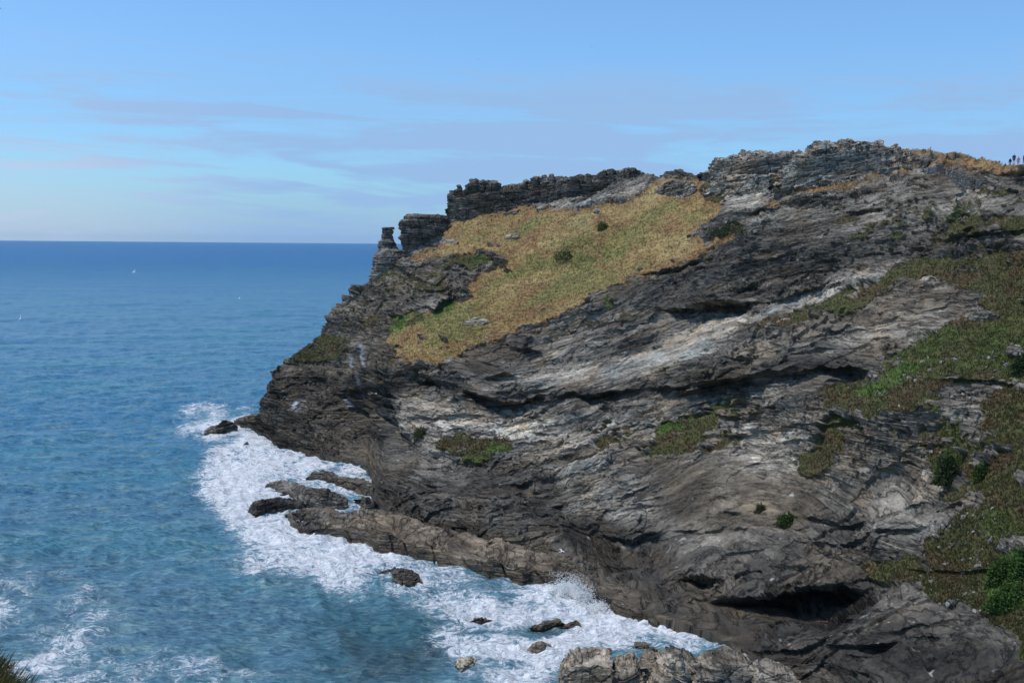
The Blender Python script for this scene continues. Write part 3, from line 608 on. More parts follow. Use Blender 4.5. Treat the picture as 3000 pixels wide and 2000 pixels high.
def crag(name, top, bot, d0, thick, label, cat='rock outcrop', group=None, nu=None, nv=None, pale=0., dark=0., warm=0., tide=False, amp=.7, scale=.7, box=.55, octs=OCT, kind=None, k=None, water=False, lean=0.0):
    x0 = top[0][0]; x1 = top[-1][0]
    wm = (x1 - x0) * 1.0
    nu = nu or int(np.clip(wm * 1.6, 60, 620)); nv = nv or int(np.clip(wm * .9, 60, 260))
    un = (1 - np.cos(np.linspace(0, 1, nu) * math.pi)) / 2 * .35 + np.linspace(0, 1, nu) * .65
    px = x0 + (x1 - x0) * un
    yt = ip(top, px); ybt = ip(bot, px)
    if water: d = sea_d(px, ybt, 0.0); d = d * 0 + np.interp(px, px, d)
    elif name in ('crag', 'boulder'):
        d = macro_depth(px, np.minimum(ybt, 1500.)) + .6; kk = max(3, nu // 14); d = np.convolve(np.pad(d, kk, mode='edge'), np.ones(2 * kk + 1) / (2 * kk + 1), 'valid')
    else: d = ip(d0, px) if isinstance(d0, list) else np.full(nu, float(d0))
    jag = (yt.max() - yt.min() + (ybt - yt).max()) * (.02 if water else .045)
    yt = yt + jag * (vnoise(px / 9, 1.7, top[0][0]) + .6 * vnoise(px / 3.5, 5.7, top[0][1]) + (0 if water else .3) * hsh(np.floor(px / 9 + vnoise(px / 5, 1, 1)), 3, int(top[0][0]))) * np.clip(np.minimum(un, 1 - un) / .1, 0, 1)
    ends = np.clip(np.minimum(un, 1 - un) / .18, 0, 1) ** .5
    T = thick * (.06 + .94 * ends)
    zt = at(px, yt, d + T * .45)[:, 2]; zb = at(px, ybt, d)[:, 2] - (1.2 if water else 1.0)
    zt = np.maximum(zt, zb + .05)
    xm = at(px, (yt + ybt) / 2, d + T * .3)[:, 0]
    ph = np.linspace(0, math.pi, nv)[:, None]
    cy = np.sign(np.cos(ph)) * np.abs(np.cos(ph)) ** box; sy = np.abs(np.sin(ph)) ** box
    Y = d + T / 2 - T / 2 * cy; Z = zb + (zt - zb) * sy + lean * 0
    P = np.stack([np.broadcast_to(xm, Y.shape), Y, Z], -1)
    P[..., 1] += thick * .22 * fbm(P[..., 0] / (thick * .6), P[..., 2] / (thick * .8), 3.3, 3) * np.abs(sy)
    return finish_rock(name, P, bedding(P, k), label, cat, group, pale, dark, warm, tide, amp, scale, octs, False, kind)
def pillar(name, left, right, d, ratio, label, cat, pale=0., dark=0., amp=.6, scale=.5, nr=150, nc=220, **kw):
    y0 = left[0][0]; y1 = left[-1][0]
    py = np.linspace(y0, y1, nr); l = ip(left, py); r = ip(right, py)
    pin = np.clip((py - y0) / 1.5, 0.02, 1) ** .5
    pin[0] = .01
    A0 = at(l, py, np.full(nr, d)); A1 = at(r, py, np.full(nr, d))
    cx = (A0[:, 0] + A1[:, 0]) / 2; w = (A1[:, 0] - A0[:, 0]) / 2
    th = np.linspace(0, 2 * math.pi, nc)
    c = np.sign(np.cos(th)) * np.abs(np.cos(th)) ** .75; s = np.sign(np.sin(th)) * np.abs(np.sin(th)) ** .75
    P = np.stack([cx[:, None] + w[:, None] * pin[:, None] * c, d + w[:, None] * ratio * pin[:, None] * s, A0[:, 2][:, None] + 0 * c], -1)
    return finish_rock(name, P, bedding(P, kw.get('k', .03)), label, cat, None, pale, dark, 0., False, amp, scale, kw.get('octs', OCT), True, joint=kw.get('joint', .5), lat=1.3)

P_OCT = [(3.4, .9), (1.3, .65), (.6, .42), (.3, .2)]
pillar('rock_stack', [(521,884),(522,878),(524,875),(535,874),(545,873),(552,871),(573,869),(580,865),(590,857),(600,853),(619,852),(640,850),(665,846)],
       [(521,896),(523,903),(525,904),(527,898),(530,902),(539,901),(548,904),(556,907),(566,909),(571,914),(576,930),(600,932),(640,930),(665,930)],
       303, 1.0, 'thin slate pinnacle standing alone on the edge of the headland above the sea', 'rock stack', pale=.25, amp=1.0, scale=1.0, octs=P_OCT, joint=0.)
pillar('crag', [(494,940),(499,930),(503,931),(507,918),(517,914),(525,916),(529,922),(539,921),(546,913),(553,919),(560,922),(566,926),(575,926),(590,930)],
       [(494,1010),(500,1030),(530,1030),(545,1000),(575,980),(590,960)], 299, .55,
       'overhanging dark slate block just right of the thin pinnacle', 'rock outcrop', dark=.15, amp=.6, scale=.6, nc=320)
crag('crag', [(1026,480),(1030,468),(1036,445),(1046,434),(1102,425),(1140,426),(1189,425),(1238,409),(1333,403),(1380,396),(1420,397),(1460,393),(1480,400),(1497,412)],
     [(1026,505),(1060,512),(1100,500),(1200,482),(1290,472),(1400,450),(1497,418)], [(1026,292),(1497,268)], 16,
     'long flat-topped dark slate crag along the skyline above the grass', pale=.0, dark=.05, amp=1.0, scale=.8, nu=700, nv=240, k=.10)
crag('crag', [(1290,468),(1310,455),(1380,452),(1410,450),(1440,448),(1485,455)], [(1290,474),(1330,478),(1400,470),(1485,462)], [(1290,272),(1485,262)], 7,
     'low pale rock shelf at the top edge of the grass slope under the long crag', pale=.8, amp=.7, scale=.6, k=.1)
crag('crag', [(1524,402),(1530,394),(1552,388),(1566,390),(1580,397),(1602,405)], [(1524,408),(1550,416),(1602,409)], 260, 7,
     'small dark isolated tor on the skyline gap right of the long crag', dark=.3, amp=.6, scale=.6, k=-.25)
crag('crag', [(1505,440),(1530,420),(1560,414),(1590,425),(1600,448)], [(1505,446),(1560,458),(1600,452)], 256, 6,
     'grey rock outcrop just below the small isolated tor', pale=.6, amp=.6, scale=.6)
crag('crag', [(1611,405),(1618,396),(1632,392),(1642,372),(1660,364),(1680,360),(1706,349),(1740,346),(1775,347),(1792,354),(1812,356)],
     [(1611,412),(1650,440),(1700,432),(1760,408),(1812,364)], [(1611,250),(1812,246)], 12,
     'grey bedded crag with dark hollows on the skyline between tor and summit', pale=.9, amp=.9, scale=.75, nu=420, nv=220, k=.18)
crag('crag', [(1780,425),(1810,395),(1850,362),(1866,345),(1872,332),(1885,328),(1903,331),(1920,332),(1950,329),(1990,332),(2040,338),(2090,352),(2140,370)],
     [(1780,475),(1850,452),(1950,425),(2050,402),(2140,380)], [(1780,234),(1950,226),(2140,214)], 14,
     'tall pale jointed rock face forming the highest summit of the headland', pale=1.3, amp=1.0, scale=.8, nu=620, nv=260, k=.2)
crag('crag', [(1620,440),(1660,412),(1720,400),(1780,402),(1800,420),(1770,450),(1775,462)], [(1620,462),(1680,476),(1720,470),(1775,470)], [(1620,246),(1775,234)], 8,
     'pale blocky cliff face at the right end of the grass slope', pale=1.2, amp=.9, scale=.7, k=.1)
crag('crag', [(1585,543),(1620,515),(1660,495),(1700,486),(1735,483),(1752,490)], [(1585,546),(1640,540),(1700,518),(1752,496)], [(1585,234),(1752,226)], 5,
     'slanting grey rib of rock cutting through the right edge of the grass', pale=.45, amp=.6, scale=.6, k=.3)
crag('crag', [(1768,470),(1790,455),(1840,442),(1880,448),(1900,462)], [(1768,480),(1840,482),(1900,474)], [(1768,222),(1900,214)], 5,
     'dark rounded rock nose at the brow of the cliff below the summit face', dark=.3, amp=.7, scale=.6)
0 and crag('crag', [(2045,690),(2060,655),(2100,640),(2150,628),(2190,640),(2215,665),(2218,700)], [(2045,706),(2110,736),(2170,722),(2218,706)], [(2045,179),(2218,164)], 7,
     'big tilted slab outcrop with orange lichen on the right hand slope', pale=.35, warm=.5, amp=.8, scale=.6, k=.3)
crag('crag', [(2210,735),(2225,720),(2260,716),(2290,722),(2300,738)], [(2210,744),(2260,748),(2300,742)], 154, 3,
     'low layered grey rock shelf in the green slope at the right', pale=.3, amp=.5, scale=.4)
crag('crag', [(1060,678),(1035,660),(1050,650)][::-1] if False else [(1030,672),(1042,660),(1062,658),(1080,668),(1086,680)], [(1030,690),(1060,700),(1086,684)], 258, 4,
     'small dark rock knob at the left edge of the grass slope', dark=.6, amp=.5, scale=.5)
0 and crag('crag', [(935,605),(980,590),(1040,585),(1100,583),(1140,588),(1165,600)], [(935,640),(990,690),(1050,650),(1120,625),(1165,606)], [(935,288),(1165,268)], 8,
     'dark mossy rock wall dropping below the left end of the grass', dark=.6, warm=.3, amp=.9, scale=.7, nu=330, nv=200)

BOULDERS = [ # px, py(base), w, h, pale, label
 (1371,495,17,16,1.6,'bright white boulder alone high on the dry grass'),
 (1628,566,22,11,1.5,'flat white slab on the grass just above the cliff edge'),
 (1118,776,7,9,1.8,'tiny white stone on the lower rim of the grass'),
 (1180,557,50,20,.3,'wide grey rock in the upper left part of the grass'),
 (1210,535,28,13,.6,'grey rock just above the wide grey rock in the grass'),
 (1178,662,48,18,.1,'dark narrow rock in the middle left of the grass'),
 (1095,752,66,26,.5,'patchy pale rock showing through the lower grass'),
 (1292,498,34,7,.2,'low dark ledge in the grass below the long crag'),
 (2048,942,15,20,1.3,'upright pale grey stone in the lower part of the green slope'),
 (2016,907,14,10,.9,'small pale stone left of the upright stone on the green slope'),
 (2090,873,11,12,1.0,'small pale stone above the upright stone on the green slope'),
 (2228,1290,13,9,1.5,'white stone on the brown slope at the lower right'),
 (2236,836,34,12,.0,'dark flat rock in the middle of the right green slope'),
 (2150,842,36,14,.0,'dark rock in the left part of the right green slope'),
 (1808,740,30,12,.6,'grey block lying on the pale shale ramp'),
 (2140,650,60,16,1.1,'pale slab lying on the tilted outcrop at the right'),
 (1318,697,10,7,.3,'small dark stone at the brow of the cliff below the grass'),
 (1030,560,44,12,.7,'pale slanting stone on the grass above the mossy wall'),
 (2130,1092,24,16,1.2,'pale stone beside the dark green bush on the right'),
 (1180,1052,10,7,1.5,'white stone by the green cushion below the pale shale'),
]
for px, pb, w, h, pl, lab in BOULDERS:
    d = surf_d(px, pb) + .2
    hw = w / 2
    jit = rng.random(5)
    top = [(px - hw, pb - h * .3), (px - hw * .6, pb - h * (.75 + .2 * jit[0])), (px, pb - h * (.85 + .15 * jit[1])), (px + hw * .5, pb - h * (.7 + .3 * jit[2])), (px + hw, pb - h * .35)]
    sc = max(.12, min(.5, w * d / F / 8))
    crag('boulder', top, [(px - hw, pb), (px, pb + 1), (px + hw, pb)], d, max(.6, w * d / F * .6), lab, 'boulder', 'stones and rocks showing on the slopes', nu=44, nv=36, pale=pl, amp=.45, scale=sc, octs=OCT[:3], k=.2)

# rocks standing in the sea
def searock(top, bot, thick, label, **kw):
    a = dict(cat='sea rock', group='rocks standing in the surf', tide=False, water=True, amp=.6, scale=.5, warm=.35, dark=.35, box=.7); a.update(kw)
    return crag('sea_rock', top, bot, 0, thick, label, **a)
searock([(463,1000),(478,985),(495,978),(505,968),(515,963),(530,968),(542,978),(546,992)], [(463,1001),(500,1003),(546,994)], 6, 'dark pointed rock off the tip of the headland', warm=.6)
searock([(553,1027),(560,1018),(567,1015),(574,1026)], [(553,1029),(574,1028)], 1.6, 'small dark rock in the foam near the tip of the headland', nu=50, nv=40, scale=.3)
searock([(592,1038),(600,1035),(607,1038)], [(592,1040),(607,1040)], 1.2, 'tiny dark rock awash at the foot of the headland tip', nu=40, nv=30, scale=.2)
searock([(553,972),(562,958),(572,952),(590,950),(600,960)], [(553,980),(575,984),(600,990)], 5, 'low brown rocks joining the tip of the headland', warm=.8)
searock([(703,1098),(712,1086),(735,1079),(760,1082),(780,1094),(812,1097),(830,1106),(845,1104),(858,1120)], [(703,1108),(740,1112),(790,1122),(830,1134),(858,1142)], 5, 'long dark rock running left from the cliff foot', warm=.45, nu=260, nv=120)
searock([(602,1122),(620,1110),(645,1110),(670,1118),(700,1122),(740,1124),(770,1136),(797,1148),(804,1160)], [(602,1125),(640,1128),(664,1134),(700,1168),(740,1176),(804,1173)], 7, 'broad grey rock between the dark rocks left of the cliff', pale=.25, warm=.2, nu=300, nv=150)
searock([(569,1172),(580,1154),(610,1145),(650,1146),(690,1150),(705,1163)], [(569,1180),(590,1187),(640,1180),(705,1172)], 5, 'blunt black rock at the outer end of the rock group', dark=.8, warm=.2)
searock([(655,1182),(690,1170),(720,1178),(740,1190)], [(655,1190),(700,1194),(740,1196)], 4, 'low black rocks at the tip of the brown ledge', dark=.7)
searock([(820,1146),(830,1138),(845,1140),(860,1150)], [(820,1165),(840,1172),(860,1170)], 4, 'small brown stump of rock touching the cliff foot', warm=.8)
searock([(799,1305),(815,1305),(835,1312),(850,1320),(860,1334)], [(799,1307),(830,1318),(860,1337)], 1.2, 'thin dark fin of rock slanting in the surf', nu=90, nv=50, scale=.3)
searock([(860,1318),(880,1312),(902,1318)], [(860,1322),(902,1324)], 1.6, 'low dark rock just left of the round boulder', nu=70, nv=50, scale=.3)
searock([(872,1328),(882,1316),(905,1309),(935,1309),(955,1318),(966,1330),(976,1344)], [(872,1332),(920,1348),(976,1349)], 5, 'round dark boulder in the surf in front of the brown ledge', scale=.4, nu=160, nv=110)
searock([(1081,1422),(1092,1416),(1110,1415),(1126,1420)], [(1081,1426),(1105,1430),(1126,1425)], 2, 'flat brown rock awash in the middle of the cove', warm=.8, nu=90, nv=60, scale=.3)
searock([(1042,1534),(1055,1512),(1075,1508),(1095,1518),(1110,1524),(1080,1548)][:5], [(1042,1540),(1060,1556),(1110,1534)], 4, 'pale domed rock awash at the bottom of the cove', pale=1.2, warm=.3, dark=0, nu=140, nv=90, scale=.35)
searock([(1212,1498),(1225,1486),(1245,1481),(1262,1486),(1272,1496)], [(1212,1505),(1240,1512),(1272,1502)], 3, 'brown rock with foam over it left of the foreground boulders', warm=.9, pale=.4, nu=110, nv=70, scale=.3)
searock([(1220,1440),(1245,1432),(1280,1424),(1294,1428)], [(1220,1443),(1294,1434)], 2, 'submerged grey-brown rock in the swirling water', warm=.7, nu=90, nv=60, scale=.3)
searock([(1296,1436),(1310,1426),(1325,1425),(1334,1434)], [(1296,1440),(1334,1438)], 2, 'small half submerged rock right of the swirling water', warm=.7, nu=80, nv=60, scale=.3)
searock([(1458,1484),(1464,1476),(1480,1476),(1492,1484),(1498,1490)], [(1458,1491),(1480,1494),(1498,1492)], 2.2, 'brown boulder in the foam behind the foreground rocks', warm=.9, nu=90, nv=60, scale=.3)
searock([(1535,1484),(1543,1474),(1550,1472),(1562,1484)], [(1535,1488),(1562,1488)], 2, 'pointed brown boulder farthest into the cove', warm=.8, nu=80, nv=60, scale=.3)
searock([(1371,1502),(1380,1492),(1400,1490),(1415,1497),(1422,1506)], [(1371,1512),(1422,1514)], 3, 'grey boulder peeping over the largest foreground boulder', warm=.5, pale=.3, nu=110, nv=70, scale=.3)
searock([(1492,1506),(1505,1492),(1514,1487),(1522,1492),(1532,1504)], [(1492,1514),(1532,1514)], 3, 'pyramid shaped boulder among the foreground rocks', warm=.7, pale=.4, nu=100, nv=70, scale=.3)
fg = dict(cat='shore rock', group='grey rocks at the near shore', dark=.0, scale=.5, amp=.55, box=.5)
searock([(1288,1568),(1298,1535),(1312,1512),(1335,1507),(1370,1506),(1388,1510),(1404,1520),(1409,1545)], [(1288,1600),(1409,1610)], 8, 'largest smooth grey-brown boulder at the bottom edge', pale=.25, warm=.45, nu=260, nv=200, **{**fg, 'amp': .45, 'box': .6})
searock([(1410,1550),(1416,1530),(1430,1516),(1455,1512),(1474,1522),(1480,1545)], [(1410,1610),(1480,1600)], 7, 'grey-brown boulder split from the largest one by a dark cleft', pale=.25, warm=.45, nu=200, nv=160, **{**fg, 'amp': .35})
searock([(1476,1530),(1486,1512),(1505,1504),(1520,1512)], [(1476,1600),(1520,1600)], 6, 'dark notch-backed rock between the split boulder and layered slab', pale=.3, nu=110, nv=120, **fg)
searock([(1480,1600),(1505,1530),(1525,1504),(1560,1502),(1590,1506),(1600,1515),(1604,1560)], [(1480,1640),(1604,1620)], 8, 'tilted layered grey slab in the row of foreground rocks', pale=.4, nu=260, nv=200, k=-.5, **fg)
searock([(1594,1570),(1604,1530),(1640,1512),(1690,1516),(1730,1526),(1748,1550)], [(1594,1640),(1748,1640)], 8, 'fractured grey ledge with white streaks right of the layered slab', pale=.4, nu=280, nv=190, k=-.2, **fg)
searock([(1630,1520),(1650,1504),(1680,1502),(1700,1510),(1710,1528)], [(1630,1540),(1710,1545)], 5, 'dark shoulder of rock against the foot of the black spur', pale=.4, nu=150, nv=110, **fg)
searock([(1730,1600),(1745,1536),(1790,1532),(1830,1545),(1850,1580)], [(1730,1660),(1850,1660)], 7, 'rightmost cracked grey block at the bottom edge', pale=.3, nu=200, nv=150, k=-.2, **fg)

# ------------------------------------------------------------------ the brown tidal ledge
lt = [(664,1192),(690,1180),(740,1178),(850,1168),(905,1176),(960,1194),(1000,1208),(1060,1222),(1130,1242),(1200,1262),(1260,1282),(1320,1300),(1380,1312),(1430,1342),(1470,1385),(1510,1432)]
lb = [(664,1200),(690,1226),(750,1236),(820,1246),(870,1271),(930,1284),(1000,1299),(1060,1310),(1120,1326),(1200,1342),(1300,1346),(1350,1378),(1400,1402),(1440,1420),(1480,1434),(1510,1446)]
nu, nv = 900, 190
px = np.linspace(664, 1510, nu); yt_, yb_ = ip(lt, px), ip(lb, px) + 1.5 * vnoise(px / 20, 0, 0)
d0 = sea_d(px, yb_, 0.0); endw = sstep(px, 664, 720)
fz = 2.2 + 3.4 * endw * sstep(px, 700, 1100) + .8 * vnoise(px / 60, 2, 2)      # height of the seaward step
fz = np.minimum(fz, 5.2)
pyf = yb_ - (yb_ - yt_) * (.45 + .12 * vnoise(px / 30, 4, 4)) * 1.0
df = d0 + 1.5
zf = at(px, pyf, df)[:, 2]; zf = np.clip(zf, .4, 9)
dt = d0 + 7 + 8 * endw * sstep(px, 1510, 1380); ztp = at(px, yt_, dt)[:, 2]; ztp = np.maximum(ztp, zf * .7 + .3)
prof = [(0, 0, -2.0), (1, 0, -2.0)]
v = np.linspace(0, 1, nv)[:, None]
yy = np.where(v < .45, d0 - .6 + (df - d0 + .6) * (v / .45) ** 1.3, np.where(v < .9, df + (dt - df) * ((v - .45) / .45), dt + (v - .9) / .1 * 3))
z_ = np.where(v < .45, -2 + (zf + 2) * (v / .45), np.where(v < .9, zf + (ztp - zf) * ((v - .45) / .45), ztp - (v - .9) / .1 * (ztp + 2)))
xx = at(px, yb_, d0)[:, 0] + 0 * yy
xx = xx + (yy - d0) * (ray(px, yb_)[:, 0])
P = np.stack([xx, yy, z_], -1)
# diagonal joints
jx = P[..., 0] * 1.0 + .9 * (P[..., 1] - d0) + 1.5 * vnoise(P[..., 0] / 9, P[..., 1] / 9, 0)
jc = np.abs((jx / 5.5) % 1 - .5) * 2; crack = sstep(jc, .90, .99) * (.5 + .5 * vnoise(P[..., 0] / 12, 3, 3))
q = bedding(P, .05); N = normals(P)
if N[nv // 2, nu // 2, 2] < 0: N = -N
blk = hsh(np.floor(jx / 5.5 + .5), 3, 5) * .5
P = P + N * (ledges(P, q, .5) * .45 - crack * 1.2 + blk * sstep(v, 0, .2) * .8 + .35 * fbm(P[..., 0] / 3, P[..., 1] / 3, P[..., 2] / 2, 3))[..., None]
C = rock_color(P, q, .25 * sstep(v, .5, .9) + 0 * jx, 0 * jx, .9 + 0 * jx, False)
wet = sstep(P[..., 2] + .5 * vnoise(P[..., 0] / 2, P[..., 1] / 2, 0), 2.2, .8)[..., None]
C = C * (1 - .55 * wet) + np.array([.03, .026, .018]) * .55 * wet
led = mesh_obj('rock_ledge', P, grid_faces(nv, nu), ROCK, C, loc=(float(P[..., 0].mean()), float(P[..., 1].mean()), -2.0), attrs={'grass': np.zeros(nu * nv), 'bed': q})
tag(led, 'long brown tidal ledge of jointed rock along the foot of the cliff', 'rock ledge')

# ------------------------------------------------------------------ sea
FOAM = [
 (.95, [(520,985),(560,975),(620,1010),(700,1040),(860,1080),(880,1180),(900,1240),(1000,1290),(1120,1320),(1060,1340),(1000,1345),(985,1360),(900,1345),(800,1330),(760,1320),(700,1290),(620,1270),(600,1240),(590,1210),(520,1190),(490,1160),(500,1110),(470,1060),(480,1040),(560,1035),(500,1010)]),
 (.80, [(345,985),(430,972),(520,960),(520,1005),(460,1010),(400,1000)]), (.62, [(350,985),(430,975),(520,975),(600,1020),(650,1060),(640,1160),(560,1200),(640,1260),(700,1300),(640,1310),(560,1300),(560,1250),(500,1190),(450,1130),(440,1080),(470,1040),(380,1020),(500,1010)]),
 (.75, [(440,945),(500,930),(600,922),(600,950),(560,965),(480,960)]), (.45, [(400,945),(470,925),(600,920),(600,975),(440,990)]),
 (.72, [(570,1300),(700,1275),(860,1300),(980,1345),(1130,1340),(1200,1330),(1330,1335),(1400,1380),(1500,1425),(1600,1465),(1690,1500),(1640,1530),(1500,1500),(1400,1495),(1300,1510),(1290,1568),(1050,1568),(1000,1500),(960,1460),(1040,1440),(1040,1420),(960,1400),(860,1395),(760,1375),(700,1335)]),
 (.95, [(960,1345),(1060,1350),(1160,1375),(1180,1400),(1100,1408),(1000,1395),(900,1385),(800,1365),(740,1340),(800,1340),(880,1355)]),
 (1.0, [(1240,1345),(1330,1352),(1400,1400),(1450,1430),(1440,1480),(1380,1490),(1290,1510),(1280,1568),(1120,1568),(1180,1520),(1290,1470),(1370,1450),(1360,1400),(1290,1380),(1200,1370)]),
 (.9, [(1020,1470),(1100,1450),(1180,1470),(1200,1500),(1140,1500),(1100,1490),(1040,1510),(1010,1500)]),
 (.80, [(1020,1540),(1060,1560),(1120,1545),(1280,1530),(1290,1640),(1050,1640)]),
 (.85, [(1450,1400),(1500,1420),(1620,1460),(1700,1500),(1600,1505),(1520,1480)]),
 (.47, [(0,1330),(180,1320),(260,1380),(330,1480),(520,1500),(700,1568),(700,1660),(-100,1660),(-100,1400)]),
 (.62, [(150,1365),(220,1360),(250,1395),(300,1400),(240,1440),(200,1400)]), (.6, [(-20,1500),(60,1475),(120,1480),(150,1510),(60,1535),(-20,1530)]),
 (.55, [(140,1545),(200,1515),(260,1540),(330,1555),(200,1568)]), (.52, [(215,1460),(280,1440),(300,1460),(250,1490)]),
 (.30, [(340,1250),(480,1240),(560,1290),(700,1340),(760,1400),(560,1350),(400,1300)]), (.35, [(260,1440),(420,1450),(560,1540),(300,1520)]),
 (.28, [(350,1120),(450,1100),(460,1180),(420,1160)]), (.34, [(800,1500),(960,1470),(1040,1568),(900,1568)]), (.3, [(380,1370),(560,1400),(500,1440)]),
]
HOLES = poly_mask([(1.0, [(1040,1440),(1180,1425),(1330,1430),(1360,1445),(1290,1462),(1180,1462),(1120,1448),(1040,1462)]), (.7, [(980,1350),(1130,1345),(1190,1372),(1060,1360)]),
  (.6, [(1440,1480),(1480,1500),(1560,1500),(1500,1470)]), (.5,[(1440,1440),(1500,1460),(1600,1490),(1520,1490)])], 5)
M_foam = poly_mask(FOAM, 14)
TEAL = poly_mask([(1.0, [(900,1400),(1040,1420),(1060,1470),(960,1490),(800,1440),(720,1390),(800,1385)]), (.8, [(400,1150),(460,1130),(470,1165)]), (.7, [(700,1440),(960,1480),(1000,1568),(700,1568)]), (.6, [(1180,1380),(1300,1400),(1280,1430),(1180,1420)]),
   (.8, [(420,1540),(500,1490),(560,1500),(520,1540)])], 12)
REEF = poly_mask([(.9, [(900,1500),(980,1470),(1040,1490),(1000,1540),(900,1530)]), (.9, [(1180,1432),(1340,1420),(1350,1450),(1200,1452)]), (.6, [(1100,1450),(1400,1440),(1300,1475)]), (.35, [(560,1240),(720,1300),(640,1290)]), (.25, [(640,1270),(760,1330),(700,1360),(560,1320)]), (.7,[(760,1420),(900,1500),(960,1568),(800,1568)])], 12)
nph, nrr = 1250, 900
ang = np.radians(np.concatenate([np.linspace(-75, -29, 30)[:-1], np.linspace(-29, 26, nph), np.linspace(26, 75, 30)[1:]]))
vv = np.linspace(0, 1, nrr)
dep = 0.0017 + (0.72 - 0.0017) * vv ** 1.35           # tangent of the angle below the horizon
R = (CH / dep)[::-1][:, None]
P = np.stack([R * np.sin(ang), R * np.cos(ang), np.zeros((nrr, len(ang)))], -1)
px, py = proj(P); ok = (P[..., 1] > 20) & (px > MX0) & (px < MX1) & (py < MY1)
wx = 34 * vnoise(P[..., 0] / 12, P[..., 1] / 18, 0) + 12 * vnoise(P[..., 0] / 3, P[..., 1] / 3, 4)
fo = samp(M_foam, px + wx, py + wx * .5) * ok; fo = fo - .75 * samp(HOLES, px + wx, py + wx * .4) * ok * fo
fo = np.clip(fo * (.92 + .62 * fbm(P[..., 0] / 5, P[..., 1] / 11, 1.0, 4) + .25 * fbm(P[..., 0] / 14, P[..., 1] / 14, 5.0, 3)), 0, 1.0)
te = samp(TEAL, px + wx, py) * ok; re_ = samp(REEF, px + wx, py) * ok
x, y = P[..., 0], P[..., 1]
ca, sa = math.cos(.35), math.sin(.35); xr = x * ca + y * sa; yr = -x * sa + y * ca
fadew = lambda L: sstep(L, .0, 1)
def wave(L, st, amp, seed, ridge=False):
    f = sstep(R / 420.0, L * 1.0, L * .35)               # each wave length dies out where it becomes smaller than a pixel
    g = vnoise(xr / (L * st), yr / L, seed)
    if ridge: g = 1 - 2 * np.abs(g)
    return g * amp * f
zz_ = wave(9, 2.2, .45, 1.1) + wave(4, 1.9, .38, 5.1, True) + wave(1.8, 1.7, .24, 8.1, True) + wave(.8, 1.5, .07, 3.1) + wave(26, 2.0, .45, 6.1)
zz_ = zz_ + fo * (wave(2.2, 1.2, .30, 12.1, True) + wave(.9, 1.1, .16, 14.1, True))
P[..., 2] = zz_ - .1
sea = mesh_obj('sea', P, grid_faces(nrr, len(ang)), SEA, smooth=True, attrs={'foam': fo, 'teal': te, 'reef': re_})
if sea.data.polygons[1000].normal.z < 0: sea.data.flip_normals()
tag(sea, 'blue green sea with white surf against the rocks', kind='structure')

exec_more = True
# ------------------------------------------------------------------ grass on the headland
def blades(pts, cols, hts, wid, lean, nb, name, mat, spread=.25):
    M = len(pts); P0 = np.repeat(pts, nb, 0); C0 = np.repeat(cols, nb, 0); H = np.repeat(hts, nb)[:, None]
    k = len(P0); a = rng.random(k) * 6.283; r = rng.random(k) * spread * H[:, 0] * 1.4
    base = P0 + np.stack([np.cos(a) * r, np.sin(a) * r, -.1 * H[:, 0]], -1)
    b = rng.random(k) * 3.14; side = np.stack([np.cos(b), np.sin(b), 0 * b], -1) * (wid * H * (.6 + .8 * rng.random((k, 1))))
    tip = base + np.stack([np.cos(a), np.sin(a), 0 * a], -1) * H * .45 + np.array(lean) * H + np.array([0, 0, 1.0]) * H * (.6 + .5 * rng.random((k, 1)))
    V = np.stack([base - side, base + side, tip], 1).reshape(-1, 3)
    C = np.repeat(C0 * (.92 + .16 * rng.random((k, 1))), 3, 0)
    return mesh_obj(name, V, np.arange(3 * k).reshape(-1, 3), mat, C)
m = (Tveg > .6) & (Tvis > 0); idx = np.flatnonzero(m.ravel()); idx = rng.choice(idx, min(60000, len(idx)), replace=False)
pts = TP.reshape(-1, 3)[idx]; cg = np.clip(Tgc.reshape(-1, 3)[idx] * 1.05, .01, .5)
g = blades(pts, cg, .22 + .30 * rng.random(len(pts)), .13, (.25, .1, 0), 4, 'grass', GRASS)
tag(g, 'dry and green grass tussocks covering the headland slopes', 'grass', kind='stuff')

